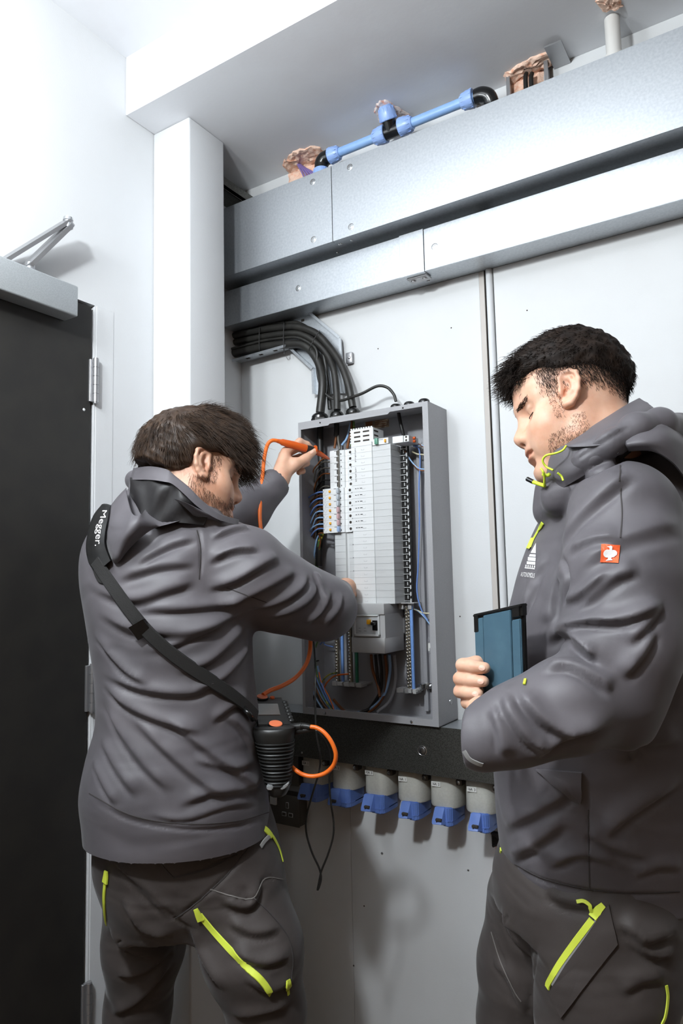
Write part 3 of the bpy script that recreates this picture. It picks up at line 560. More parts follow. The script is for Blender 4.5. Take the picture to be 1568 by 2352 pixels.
def loop(px0, py0, px1, py1, y0, y1, lab):
    a0, b0, a1, b1 = at(px0, py0, y0), at(px1, py1, y0), at(px0, py0, y1), at(px1, py1, y1)
    tie([a0, (a0+b0)/2+np.array([0, -.003, 0]), b0, b1, a1, a0], lab=lab)
loop(652, 742, 652, 806, 1.696, 1.737, 'black cable tie across the bundle above the bend')
loop(596, 752, 596, 808, 1.699, 1.737, 'black cable tie across the bundle nearest the column')
loop(732, 762, 710, 802, 1.696, 1.737, 'black cable tie slanting across the bend of the bundle')

# ================================================================== sockets
YS = 1.662
texts = ('32A  1', '32A  2', '32A  3', '16A  1', '16A  2', '16A  3')
names = ('first from the left, labelled 32A 1', 'labelled 32A 2, behind the hanging black lead', 'labelled 32A 3, third from the left', 'labelled 16A 1, leftmost one in the light', 'labelled 16A 2, second from the right', 'labelled 16A 3, beside the man with the tablet')
cxs = [at(x, y, YS)[0] for x, y in ((711, 1790), (781, 1800), (858, 1812), (936, 1822), (1013, 1835), (1096, 1846))]
for k, (cx, tx, nm) in enumerate(zip(cxs, texts, names)):
    big = k < 3; hw = .0425 if big else .0445; zt, zb = .856, (.776 if big else .7735)
    s = thing('industrial_socket', (cx, YB, zb), 'grey wall socket with a blue lid, '+nm, 'socket', 'row of sockets under the bottom trunking')
    bm = B(); R = []
    for z, f in ((zb, .97), (zb+.004, 1.), (zt-.02, .985), (zt-.004, .97), (zt, .93)):
        row = []
        for i in range(28):
            a = math.pi*i/27; cx_, sx_ = math.cos(a), math.sin(a); e = .62
            row.append(bm.verts.new((cx-math.copysign(abs(cx_)**e, cx_)*hw*f, YB-.002-(abs(sx_)**e)*(YB-.002-YS)*f, z)))
        R.append(row)
    for a, b in zip(R, R[1:]):
        for i in range(27): bm.faces.new((a[i], a[i+1], b[i+1], b[i]))
        bm.faces.new((a[0], b[0], b[27], a[27]))
    bm.faces.new(R[0]); bm.faces.new(R[-1][::-1]); obj('body', bm, 'sock', s, .7)
    bm = B(); lx = cx+hw-.008; box(bm, (lx-.010, YS+.016, zt-.028), (lx+.014, YS+.040, zt-.012), .004, 2); lathe(bm, (lx+.004, YS+.016, zt-.020), (0, -1, 0), [(0, .0052), (.001, .005), (.0015, .002)], 12, mi=1); obj('screw_lug', bm, ['outlet', 'screw'], s, .6)
    # hinged blue lid with its latch tab
    lw = .0280 if big else .0220; bm = B(); lz = zb+.004; zl = lz-(.052 if big else .050)
    cx0, cx = cx, cx+(.004 if big else .009)
    prof = [(cx-lw+.014, YS+0.0880), (cx-lw+.010, YS+0.0070), (cx-lw+.016, YS-0.0030), (cx+lw-.012, YS-0.0050), (cx+lw-.004, YS+0.0030), (cx+lw, YS+0.0230), (cx+lw, YS+0.0730), (cx+lw-.010, YS+0.0880)]
    prism(bm, [(x, y, zl+.004) for x, y in prof], (0, 0, lz-zl-.004)); bmesh.ops.bevel(bm, geom=[e for e in bm.edges], offset=.0022, segments=2, affect='EDGES')
    prism(bm, [(x, y-.0012, zl+.016) for x, y in prof[1:7]], (0, 0, .0022)); lid = obj('lid', bm, 'sockb', s, .5)
    bm = B(); tz = zl+.010
    prism(bm, [(cx-lw-.004, YS-0.0050, lz-.002), (cx-lw-.008, YS-0.0170, tz+.006), (cx-lw-.006, YS-0.0210, tz), (cx-lw-.002, YS-0.0070, tz-.004), (cx-lw+.004, YS+0.0090, tz-.002), (cx-lw+.004, YS+0.0110, lz-.002)], (.030 if big else .026, 0, .002)); bmesh.ops.bevel(bm, geom=[e for e in bm.edges], offset=.0014, segments=2, affect='EDGES'); tab = obj('latch_tab', bm, 'sockb', lid, .5)
    bm = B(); box(bm, (cx-lw+.004, YS-0.0210, tz+.009), (cx-lw+.020, YS-0.0030, tz+.015), .001, 1); box(bm, (cx-lw+.006, YS-0.0200, tz+.006), (cx-lw+.008, YS-0.0050, tz+.010)); obj('latch_slot', bm, 'gap', tab)
    cx = cx0
    xs = cx-hw*.30; zl_ = zt-.026 if not big else zt-.022; bm = B(); ye = YS+.0012
    box(bm, (xs-.0125, ye-.0022, zl_-.0060), (xs+.0125, ye-.0012, zl_+.0060), .0003, 1); lb = obj('label', bm, 'sticker', s)
    obj('label_text', text_mesh(tx, .0092, basis((xs, ye-.0026, zl_), (1, 0, 0), (0, 0, 1)), .0002, .82), 'ink', lb)

# metal double outlet in the shade by the bearded man's hip
def outlet(zc, lab):
    p = at(652, 1850, 1.70); x0 = p[0]-.050; t = thing('power_outlet', (x0+.05, YB, zc-.045), lab, 'power outlet', 'metal outlets behind the bearded man')
    bm = B(); box(bm, (x0-.03, 1.712, zc-.043), (x0+.100, YB-.001, zc+.043), .004, 2); obj('back_box', bm, 'outlet', t, .6)
    bm = B(); box(bm, (x0-.03, 1.706, zc-.044), (x0+.101, 1.711, zc+.044), .003, 2); obj('face_plate', bm, 'outlet', t, .6)
    bm = B(); box(bm, (x0-.004, 1.701, zc+.010), (x0+.020, 1.707, zc+.034), .001, 1); box(bm, (x0+.008, 1.699, zc+.010), (x0+.020, 1.703, zc+.034), .001, 1); obj('rocker_switch', bm, 'offwhite', t, .5)
    for x, z, w, h in ((x0+.058, zc+.014, .0035, .007), (x0+.046, zc-.012, .006, .004), (x0+.070, zc-.012, .006, .004)):
        bm = B(); box(bm, (x-w-.002, 1.7045, z-h-.002), (x+w+.002, 1.7062, z+h+.002), .001, 2); box(bm, (x-w, 1.7040, z-h), (x+w, 1.7050, z+h), mi=1); obj('pin_slot', bm, ['ltgrey', 'gap'], t, .6)
p = at(655, 1860, 1.706); outlet(p[2], 'dark metal power outlet with a white rocker switch, beside the yellow belt zip')
p = at(655, 1770, 1.706); outlet(p[2]+.004, 'dark metal power outlet half hidden behind the hanging tester')

# ================================================================== blue water pipe along the top
YP = 1.665
wp = thing('water_pipe', at(890, 300, YP), 'blue plastic water pipe with a black tee, running along the top of the upper trunking', 'pipe')
a = at(752, 352, YP); tee = at(897, 293, YP); e = at(1108, 229, YP); zc = (a[2]+e[2])/2
def px(x, y): p = at(x, y, YP); return Vector((p[0], YP, 2.604))
def seg(name, m, x0, x1, r, r1=None):
    bm = B(); cyl(bm, (x0, YP, 2.604), (x1, YP, 2.604), r, r1, 24); return obj(name, bm, m, wp, .6)
X = lambda x: at(x, 300, YP)[0]
seg('pipe', 'pipe', px(752, 352).x, px(1108, 229).x, .0130)
def nut(c, d, r, L, ribs=12):
    c = Vector(c); d = Vector(d).normalized(); x, y, _ = frame_of(d); bm = B()
    lathe(bm, c, d, [(0, r*.95), (.002, r), (L*.45, r), (L*.85, r*.80), (L, r*.66)], 36)
    for k in range(ribs):
        t = 2*math.pi*k/ribs; o = x*math.cos(t)+y*math.sin(t); q = d.cross(o)
        prism(bm, [c+d*.002+o*(r-.001)+q*.0011, c+d*.002+o*(r-.001)-q*.0011, c+d*(L*.86)+o*(r*.79)-q*.0011, c+d*(L*.86)+o*(r*.79)+q*.0011], o*.0022)
    return obj('compression_nut', bm, 'fit', wp, .5)
nut((px(757, 350).x, YP, 2.604), (1, 0, 0), .0235, .036)
nut((px(886, 303).x, YP, 2.604), (-1, 0, 0), .0250, .040)
nut((px(918, 292).x, YP, 2.604), (1, 0, 0), .0250, .040)
nut((px(1088, 235).x, YP, 2.604), (-1, 0, 0), .0240, .036)
bm = B(); x0, x1 = px(880, 303).x, px(924, 292).x; lathe(bm, (x0, YP, 2.604), (1, 0, 0), [(0, .023), (.004, .023), (.005, .0195), (x1-x0-.005, .0195), (x1-x0-.004, .023), (x1-x0, .023)], 24)
td = Vector((0, -.55, .84)); tc = Vector(((x0+x1)/2-.004, YP, 2.604)); cyl(bm, tc, tc+td*.032, .0195, n=22); obj('tee', bm, 'gloss', wp, .6)
nut(tc+td*.028, td, .0250, .038)
bm = B(); x = px(755, 350).x; tube(bm, [(x, YP, 2.604), (x-.016, YP, 2.602), (x-.026, YP, 2.592), (x-.028, YP, 2.574), (x-.028, YP, 2.55)], [.0205, .0215, .0215, .020, .019], 20, sub=6); obj('elbow', bm, 'gloss', wp, 1.2)
nut((x-.028, YP, 2.572), (0, 0, -1), .0245, .036)
bm = B(); x = px(1092, 234).x; tube(bm, [(x, YP, 2.604), (x+.018, YP, 2.602), (x+.034, YP+.004, 2.592), (x+.040, YP+.010, 2.572), (x+.040, YP+.012, 2.54)], [.0195, .0205, .0205, .019, .018], 20, sub=6); obj('elbow', bm, 'gloss', wp, 1.2)

# white waste pipe through the soffit
p = atx(1400, 40, -.262); q = at(1414, 112, 1.69)
bm = B(); cyl(bm, (q[0]-.002, 1.672, 2.53), (q[0]-.002, 1.672, ZS-.001), .0175, n=24); wpp = thing('waste_pipe', (q[0], 1.672, 2.53), 'white vertical waste pipe entering the soffit at the top right', 'pipe'); obj('pipe', bm, 'pipew', wpp, .6)
bm = B(); lathe(bm, (q[0]-.002, 1.672, 2.556), (0, 0, 1), [(0, .020), (.004, .0212), (.016, .0212), (.018, .018)], 24); obj('collar', bm, 'pipew', wpp, .6)

# broken-out plaster round the services
def rubble(name, pts, zc, m, lab, seed, thick=.010):
    r = np.random.default_rng(seed); bm = B(); c = np.mean(pts, 0); n = len(pts); rings = []
    up = isinstance(zc, str)
    for s_, dz in ((1., 0.), (.97, thick*.55), (.80, thick*.85), (.55, thick*.6), (.28, thick*.8)):
        row = []
        for p in pts:
            q = c+(np.array(p)-c)*s_*(1+r.normal()*.05*(s_ < 1)); h = dz*.6*(1+r.normal()*.35) if dz else 0
            row.append(bm.verts.new((q[0], q[1]-h if up else q[1], q[2] if up else q[2]-h)))
        rings.append(row)
    for a, b in zip(rings, rings[1:]):
        for i in range(n): bm.faces.new((a[i], a[(i+1) % n], b[(i+1) % n], b[i]))
    bm.faces.new(rings[-1]); bm.faces.new(rings[0][::-1]); bmesh.ops.subdivide_edges(bm, edges=bm.edges, cuts=2, use_grid_fill=True)
    for v in bm.verts:
        k = np.sin(v.co.x*311+seed)*np.sin(v.co.y*287)*np.sin(v.co.z*263); v.co += Vector((k*.0012, k*.0012, k*.0012))
    o = obj(name, bm, m, smooth=.7); info(o, lab, 'broken plaster'); return o
def outline_soffit(pxs): return [np.array(list((lambda d: (CAM+d*((ZS+.0005-1.35)/d[2])))(ray(x, y)))) for x, y in pxs]
def jag(pts, k=3, amp=3., seed=1):
    r = np.random.default_rng(seed); out = []
    for i in range(len(pts)):
        a, b = np.array(pts[i], float), np.array(pts[(i+1) % len(pts)], float)
        for t in np.arange(k)/k: out.append(a+(b-a)*t+r.normal(size=2)*amp*(t > 0))
    return out
rubble('broken_plaster', outline_soffit(jag([(648, 380), (654, 364), (668, 352), (688, 340), (722, 334), (748, 346), (754, 366), (700, 384), (664, 400)], 3, 2.5, 3)), 0, 'plaster', 'broken pink plaster around the purple cables at the left end of the upper trunking', 3, .014)
rubble('broken_plaster', [at(x, y, YB-.0005) for x, y in jag([(664, 402), (700, 386), (752, 368), (754, 400), (664, 424)], 2, 1.5, 4)], 'w', 'plaster', 'strip of torn plaster on the wall behind the purple cables', 4, .014)
rubble('broken_plaster', outline_soffit(jag([(858, 255), (862, 236), (876, 229), (902, 237), (922, 250), (942, 262), (930, 288), (880, 292)], 3, 2, 5)), 0, 'plasterw', 'crumbled white and pink plaster in the soffit behind the pipe tee', 5, .012)
rubble('broken_plaster', outline_soffit(jag([(1166, 194), (1158, 166), (1190, 146), (1218, 130), (1262, 116), (1276, 124), (1266, 150), (1200, 180)], 3, 2, 8)), 0, 'plaster', 'large broken pink plaster patch with steel edges above the middle of the upper trunking', 8, .016)
rubble('broken_plaster', [at(x, y, YB-.0005) for x, y in jag([(1168, 196), (1205, 180), (1248, 160), (1248, 190), (1168, 225)], 2, 1.5, 7)], 'w', 'plaster', 'torn plaster on the wall behind the two black cable stubs', 7, .014)
rubble('broken_plaster', outline_soffit(jag([(1368, 4), (1374, -6), (1400, -12), (1424, -4), (1432, 12), (1414, 22), (1384, 26)], 3, 1.5, 9)), 0, 'plaster', 'broken pink plaster ring where the white waste pipe enters the soffit', 9, .010)
rubble('broken_plaster', outline_soffit(jag([(1078, 212), (1086, 204), (1098, 208), (1096, 216)], 2, 1, 12)), 0, 'plaster', 'tiny red plaster break above the right end of the blue pipe', 12, .006)
for (xa, ya, xb, yb, lab) in ((1166, 172, 1166, 214, 'left upright steel stud edge in the pink plaster patch'), (1252, 130, 1252, 184, 'right upright steel stud edge in the pink plaster patch')):
    a = at(xa, ya, 1.722); b = at(xb, yb, 1.722); bm = B(); box(bm, (a[0]-.003, 1.714, b[2]-.03), (a[0]+.003, YB-.001, a[2])); box(bm, (a[0]-.003, 1.712, b[2]-.03), (a[0]+.007, 1.715, a[2])); o = obj('steel_stud', bm, 'steel'); info(o, lab, 'stud', 'studs in the plaster patch')
a = at(1272, 150, 1.70); bm = B(); box(bm, (a[0]-.012, 1.66, ZS-.012), (a[0]+.030, YB-.001, ZS-.008)); o = obj('steel_bracket', bm, 'steel'); info(o, 'small flat steel bracket under the soffit right of the pink plaster patch', 'bracket')
for k, (xx, lab) in enumerate(((1206, 'left black cable stub in the pink plaster patch'), (1219, 'right black cable stub in the pink plaster patch'))):
    a = at(xx, 176, 1.715); bm = B(); tube(bm, [(a[0], 1.715, 2.53), (a[0], 1.715, a[2]-.01), (a[0]+.001, 1.722, a[2]+.012)], .0058, 10, sub=4); o = obj('cable_stub', bm, 'dark', smooth=1); info(o, lab, 'cable', 'cable stubs in the plaster patch')
for k in range(6):
    s_ = k*4.4; bm = B(); tube(bm, [at(676+s_*.35, 362+s_*.5, 1.728), at(683+s_*.8, 378+s_*.35, 1.715), at(692+s_*1.3, 394+s_*.1, 1.70), at(700+s_*1.7, 412-s_*.25, 1.69)], .0025, 8, sub=6)
    o = obj('data_cable', bm, 'purple', smooth=1.2); info(o, 'purple data cable in the bunch dropping out of the broken plaster', 'cable', 'purple data cables')

# leads hanging on the wall behind the man with the tablet
for (pts, m, lab) in (([(1150, 1915), (1143, 1945), (1141, 1985), (1138, 2020), (1136, 2060)], 'orange', 'orange lead hanging on the wall, peeking out beside the right man\'s hip'), ):
    bm = B(); tube(bm, [at(x, y, 1.735) for x, y in pts], .0048, 10, sub=6); o = obj('orange_lead', bm, m, smooth=1.2); info(o, lab, 'lead')
p = at(1141, 1930, 1.725); bm = B(); box(bm, (p[0]-.012, 1.717, p[2]-.012), (p[0]+.02, 1.733, p[2]+.02), .003, 2); cyl(bm, (p[0]-.012, 1.72, p[2]+.018), (p[0]+.01, 1.72, p[2]+.004), .004); cyl(bm, (p[0]-.010, 1.72, p[2]-.014), (p[0]+.01, 1.72, p[2]-.004), .0035); o = obj('plug', bm, 'dark', smooth=.6); info(o, 'small black plug of the orange lead beside the right man\'s hip', 'plug')
# ================================================================== implicit surfaces -> meshes (for bodies and clothes)
def V3(*a): return np.array(a, float)
class SDF:
    """smooth union / subtraction of primitives sampled on a (possibly uneven) grid"""
    def __init__(s): s.p = []
    def add(s, fn, lo, hi, k=.01, op='u'): s.p.append((fn, np.array(lo, float), np.array(hi, float), k, op)); return s
    def cap(s, a, b, ra, rb=None, k=.01, op='u', flat=None):
        a = np.array(a, float); b = np.array(b, float); rb = ra if rb is None else rb; ab = b-a; L2 = max(ab@ab, 1e-12); m = max(ra, rb)
        def fn(X, Y, Z):
            px, py, pz = X-a[0], Y-a[1], Z-a[2]; t = np.clip((px*ab[0]+py*ab[1]+pz*ab[2])/L2, 0, 1)
            dx, dy, dz = px-ab[0]*t, py-ab[1]*t, pz-ab[2]*t
            if flat is not None:                    # (axis, factor): squash the section along an axis
                ax, f = flat; q = dx*ax[0]+dy*ax[1]+dz*ax[2]; g = 1/f-1; dx, dy, dz = dx+ax[0]*q*g, dy+ax[1]*q*g, dz+ax[2]*q*g
            return np.sqrt(dx*dx+dy*dy+dz*dz)-(ra+(rb-ra)*t)
        return s.add(fn, np.minimum(a, b)-m, np.maximum(a, b)+m, k, op)
    def chain(s, pts, rs, k=.01, op='u', flat=None):
        for i in range(len(pts)-1): s.cap(pts[i], pts[i+1], rs[i], rs[i+1], k, op, flat)
        return s
    def ell(s, c, r, A=None, k=.01, op='u'):
        c = np.array(c, float); r = np.array(r, float); A = np.eye(3) if A is None else np.array(A, float)   # rows of A: local axes
        def fn(X, Y, Z):
            p = [X-c[0], Y-c[1], Z-c[2]]; q = [A[i, 0]*p[0]+A[i, 1]*p[1]+A[i, 2]*p[2] for i in range(3)]
            k0 = np.sqrt(sum((q[i]/r[i])**2 for i in range(3))); k1 = np.sqrt(sum((q[i]/r[i]**2)**2 for i in range(3)))+1e-9
            return k0*(k0-1)/k1
        ext = np.sqrt(((A*r[:, None])**2).sum(0)); return s.add(fn, c-ext, c+ext, k, op)
    def loft(s, c, u, v, a, b, k=.01, op='u', e=2.2, cap_r=.0, n=10):
        """elliptic sections: centres c, half widths a along u, half depths b along v (per-section vectors), smooth in between"""
        c = np.array(c, float); m = len(c); u = np.broadcast_to(np.array(u, float), (m, 3)); v = np.broadcast_to(np.array(v, float), (m, 3)); a = np.array(a, float); b = np.array(b, float)
        C_ = crom(c, n); U_ = crom(u, n); V_ = crom(v, n); A_ = crom(np.c_[a, a, a], n)[:, 0]; B_ = crom(np.c_[b, b, b], n)[:, 0]
        ax = C_[-1]-C_[0]; ax = ax/np.linalg.norm(ax); t_ = (C_-C_[0])@ax; o = np.argsort(t_); t_, C_, U_, V_, A_, B_ = t_[o], C_[o], U_[o], V_[o], A_[o], B_[o]
        def fn(X, Y, Z):
            sh = np.broadcast_shapes(X.shape, Y.shape, Z.shape); X, Y, Z = [np.broadcast_to(q, sh) for q in (X, Y, Z)]
            t = (X-C_[0, 0])*ax[0]+(Y-C_[0, 1])*ax[1]+(Z-C_[0, 2])*ax[2]; I = lambda w: np.interp(t, t_, w)
            p = [X-I(C_[:, 0]), Y-I(C_[:, 1]), Z-I(C_[:, 2])]
            uu = sum(p[i]*I(U_[:, i]) for i in range(3)); vv = sum(p[i]*I(V_[:, i]) for i in range(3)); aa = I(A_); bb = I(B_)
            q = (np.abs(uu/aa)**e+np.abs(vv/bb)**e)**(1/e); g = np.sqrt((uu/aa**2)**2+(vv/bb**2)**2)+1e-6
            rad = np.sqrt(uu**2+vv**2); d = np.where(q > 1e-4, rad*(1-1/np.maximum(q, 1e-4)), -np.minimum(aa, bb))
            d = np.where(q < .3, (q-1)*np.minimum(aa, bb), d); over = np.maximum(t_[0]-t, t-t_[-1])
            if cap_r: 
                w1 = np.maximum(d+cap_r, 0); w2 = np.maximum(over+cap_r, 0); return np.where((over > -cap_r) & (d > -cap_r), np.sqrt(w1**2+w2**2)-cap_r, np.maximum(d, over))
            return np.maximum(d, over)
        R = np.maximum(A_, B_)[:, None]*1.05; return s.add(fn, (C_-R).min(0), (C_+R).max(0), k, op)
    def mesh(s, xs, ys, zs, name='m'):
        Fd = np.ones((len(xs), len(ys), len(zs)), np.float32); G = (xs, ys, zs)
        for fn, lo, hi, k, op in s.p:
            sl = []
            for g, l, h in zip(G, lo, hi):
                pad = k+.02; sl.append(slice(max(np.searchsorted(g, l-pad)-1, 0), min(np.searchsorted(g, h+pad)+1, len(g))))
            if any(q.stop-q.start < 1 for q in sl): continue
            d = fn(xs[sl[0]][:, None, None], ys[sl[1]][None, :, None], zs[sl[2]][None, None, :]); f = Fd[sl[0], sl[1], sl[2]]
            if op == 'u': h = np.maximum(k-np.abs(f-d), 0)/k; f = np.minimum(f, d)-h*h*k*.25
            else: h = np.maximum(k-np.abs(f+d), 0)/k; f = np.maximum(f, -d)+h*h*k*.25
            Fd[sl[0], sl[1], sl[2]] = f
        return surface_net(Fd, xs, ys, zs, name)
def surface_net(Fd, xs, ys, zs, name):
    I = Fd < 0; nx, ny, nz = Fd.shape
    c8 = [I[i:nx-1+i, j:ny-1+j, k:nz-1+k] for i in (0, 1) for j in (0, 1) for k in (0, 1)]
    n_in = np.zeros((nx-1, ny-1, nz-1), np.int8)
    for q in c8: n_in += q
    act = np.argwhere((n_in > 0) & (n_in < 8)); idx = -np.ones((nx-1, ny-1, nz-1), np.int32); idx[tuple(act.T)] = np.arange(len(act))
    P = np.zeros((len(act), 3)); W = np.zeros(len(act)); off = [(i, j, k) for i in (0, 1) for j in (0, 1) for k in (0, 1)]
    for a in off:
        for ax in range(3):
            if a[ax]: continue
            b = list(a); b[ax] = 1; ia = act+np.array(a); ib = act+np.array(b); fa = Fd[tuple(ia.T)]; fb = Fd[tuple(ib.T)]
            m = (fa < 0) != (fb < 0); t = np.where(m, fa/np.where(m, fa-fb, 1), 0)
            pa = np.c_[xs[ia[:, 0]], ys[ia[:, 1]], zs[ia[:, 2]]]; pb = np.c_[xs[ib[:, 0]], ys[ib[:, 1]], zs[ib[:, 2]]]
            P += np.where(m[:, None], pa+(pb-pa)*t[:, None], 0); W += m
    P /= W[:, None]; Q = []
    for ax in range(3):
        sh = [slice(None)]*3; s0 = list(sh); s1 = list(sh); s0[ax] = slice(0, -1); s1[ax] = slice(1, None)
        e = I[tuple(s0)] != I[tuple(s1)]; o1, o2 = [q for q in range(3) if q != ax]
        e[tuple(0 if q == o1 else slice(None) for q in range(3))] = False; e[tuple(0 if q == o2 else slice(None) for q in range(3))] = False
        e[tuple(-1 if q == o1 else slice(None) for q in range(3))] = False; e[tuple(-1 if q == o2 else slice(None) for q in range(3))] = False
        ed = np.argwhere(e); d1 = np.zeros(3, int); d1[o1] = 1; d2 = np.zeros(3, int); d2[o2] = 1
        q = np.stack([idx[tuple((ed-d1-d2).T)], idx[tuple((ed-d2).T)], idx[tuple(ed.T)], idx[tuple((ed-d1).T)]], 1)
        ins = I[tuple(ed.T)]; flip = ins if ax != 1 else ~ins; q = np.where(flip[:, None], q, q[:, ::-1]); Q.append(q)
    Q = np.concatenate(Q); Q = Q[(Q >= 0).all(1)]
    return P, Q
def to_mesh(P, Q, name):
    me = bpy.data.meshes.new(name); me.vertices.add(len(P)); me.vertices.foreach_set('co', P.astype(np.float32).ravel())
    me.loops.add(Q.size); me.loops.foreach_set('vertex_index', Q.astype(np.int32).ravel()); me.polygons.add(len(Q))
    me.polygons.foreach_set('loop_start', (np.arange(len(Q))*4).astype(np.int32)); me.polygons.foreach_set('loop_total', np.full(len(Q), 4, np.int32))
    me.polygons.foreach_set('use_smooth', np.ones(len(Q), bool)); me.update(calc_edges=True); return me
def relax(P, Q, n=2, lam=.5):
    E = np.concatenate([Q[:, [0, 1]], Q[:, [1, 2]], Q[:, [2, 3]], Q[:, [3, 0]]]); deg = np.bincount(E.ravel(), minlength=len(P)).astype(float)
    for it in range(n):
        for l in (lam, -lam*1.04):
            S_ = np.zeros_like(P)
            for ax in range(3): S_[:, ax] = np.bincount(E[:, 0], P[E[:, 1], ax], len(P))+np.bincount(E[:, 1], P[E[:, 0], ax], len(P))
            P = P+l*(S_/np.maximum(deg, 1)[:, None]-P)
    return P
def normals(P, Q):
    n = np.cross(P[Q[:, 2]]-P[Q[:, 0]], P[Q[:, 3]]-P[Q[:, 1]]); N = np.zeros_like(P)
    for c in range(4):
        for ax in range(3): N[:, ax] += np.bincount(Q[:, c], n[:, ax], len(P))
    return N/(np.linalg.norm(N, axis=1)[:, None]+1e-12)
def bvh(P, Q): return BVHTree.FromPolygons([tuple(p) for p in P.tolist()], Q.tolist())
def hit(tree, px, py, lift=0., mx=4.):
    d = Vector(ray(px, py)).normalized(); r = tree.ray_cast(Vector(CAM), d, mx)
    if r[0] is None: return None
    n = r[1] if r[1].dot(d) < 0 else -r[1]
    return np.array(r[0]+n*lift), np.array(n)
def on(tree, pts, lift=0., sub=6):
    """project a photo-plan polyline on the cloth, return points and normals"""
    P = crom([(x, y, 0) for x, y in pts], sub)[:, :2] if len(pts) > 2 else np.array(pts, float)[0]+(np.array(pts, float)[1]-np.array(pts, float)[0])*np.linspace(0, 1, sub+1)[:, None]
    h = [hit(tree, x, y, lift) for x, y in P]; h = [q for q in h if q is not None]
    return np.array([q[0] for q in h]), np.array([q[1] for q in h])
def seg_dist(P, L):
    """distance of points to a polyline and the position along it (0..1)"""
    best = np.full(len(P), 9.); tt = np.zeros(len(P)); n = len(L)-1
    lo = L.min(0)-.08; hi = L.max(0)+.08; m = np.where(((P > lo) & (P < hi)).all(1))[0]; X = P[m]
    if len(m) == 0: return best, tt
    bd = np.full(len(m), 9.); bt = np.zeros(len(m))
    for i in range(n):
        ab = L[i+1]-L[i]; t = np.clip(((X-L[i])@ab)/max(ab@ab, 1e-12), 0, 1); d = np.linalg.norm(X-L[i]-t[:, None]*ab, axis=1); c = d < bd; bd[c] = d[c]; bt[c] = (i+t[c])/n
    best[m] = bd; tt[m] = bt; return best, tt
def soft_(x, a, b): t = np.clip((x-a)/(b-a), 0, 1); return t*t*(3-2*t)
def fold(P, N, tree, folds):
    """each fold: (points, half width, height): a rounded crease raised (or sunk) along a line over the cloth, fading at both ends"""
    D = np.zeros(len(P))
    for pts, wd, h in folds:
        L, NL = on(tree, pts)
        if len(L) < 2: continue
        d, t = seg_dist(P, L); env = np.clip(np.minimum(t, 1-t)/.25, 0, 1); env = env*env*(3-2*env); x = d/wd
        m = d < wd*4; k = np.clip((t*(len(L)-1)+.5).astype(int), 0, len(L)-1)
        if h < 0: D += h*env*np.exp(-x*x*1.6); continue
        SD = np.cross(np.gradient(L, axis=0), NL); SD = SD*np.sign((SD@(UPV+.3*RGT)).sum()); sd = np.where(((P-L[k])*SD[k]).sum(1) < 0, 1, 0)*soft_(x, .0, .35)                    # 1 below the crease, 0 above
        up_ = np.exp(-(x/1.55)**2); dn_ = np.exp(-(x/.62)**2)-.45*np.exp(-((x-1.25)/.55)**2)
        D += np.where(m, h*env*(up_*(1-sd)+dn_*sd), 0)
    return P+N*D[:, None]
def ripple(P, seed=0, n=26, lo=18, hi=60):
    r = np.random.default_rng(seed); D = np.zeros(len(P))
    for i in range(n):
        f = r.uniform(lo, hi); d = r.normal(size=3); d /= np.linalg.norm(d); D += np.sin(P@d*f+r.uniform(0, 6.28)+1.5*np.sin(P[:, i % 3]*f*.4))/f
    return D/n*lo
def grid(lo, hi, h): return np.arange(lo, hi+h, h)
def graded(lo, hi, coarse, bands):
    """grid lines with finer spacing inside the given (from, to, step) bands"""
    out = [lo]
    while out[-1] < hi:
        st = coarse
        for a, b, q in bands:
            if a <= out[-1] < b: st = min(st, q)
            elif out[-1] < a < out[-1]+st: st = min(st, max(a-out[-1], q))
        out.append(out[-1]+st)
    return np.array(out)
def strands(roots, dirs, L, r, seg=5, curl=.0, droop=.0, name='hair', seed=0, nrm=None, jit=.25, lift=.0, flow=None, ban=None):
    """thin tapered 3-sided tubes; flow(points) gives the combing direction"""
    g = np.random.default_rng(seed); n = len(roots); p = roots.copy(); d = dirs/np.linalg.norm(dirs, axis=1)[:, None]; d = d+g.normal(size=d.shape)*jit; d /= np.linalg.norm(d, axis=1)[:, None]
    L = np.broadcast_to(L, n)*g.uniform(.7, 1.15, n); ph = g.uniform(0, 6.28, n); fr = g.uniform(.7, 1.4, n); path = [p]
    ax = np.cross(d, g.normal(size=d.shape)); ax /= np.linalg.norm(ax, axis=1)[:, None]; bx = np.cross(d, ax)
    for i in range(seg):
        st = (L/seg)[:, None]
        if flow is not None: d = d*.55+flow(p)*.45
        d = d+ax*(curl*np.cos(ph+fr*i*1.3))[:, None]+bx*(curl*np.sin(ph+fr*i*1.3))[:, None]; d[:, 2] -= droop; d /= np.linalg.norm(d, axis=1)[:, None]; p = p+d*st; path.append(p)
    path = np.array(path); Pv = []
    if ban is not None: kp = ~np.any([ban(q) for q in path], axis=0); path = path[:, kp]; ax = ax[kp]; n = int(kp.sum())
    
    for i in range(seg+1):
        t = path[min(i+1, seg)]-path[max(i-1, 0)]; t /= np.linalg.norm(t, axis=1)[:, None]+1e-9; u = np.cross(t, ax); u /= np.linalg.norm(u, axis=1)[:, None]+1e-9; v = np.cross(t, u); rr = r*(1-.85*(i/seg)**1.5)
        for k in range(3): a = 2.094*k; Pv.append(path[i]+(u*math.cos(a)+v*math.sin(a))*rr)
    Pv = np.array(Pv).reshape(seg+1, 3, n, 3); ids = np.arange((seg+1)*3*n).reshape(seg+1, 3, n); Q = []
    for i in range(seg):
        for k in range(3): Q.append(np.stack([ids[i, k], ids[i, (k+1) % 3], ids[i+1, (k+1) % 3], ids[i+1, k]], -1))
    return Pv.reshape(-1, 3), np.concatenate(Q).reshape(-1, 4)
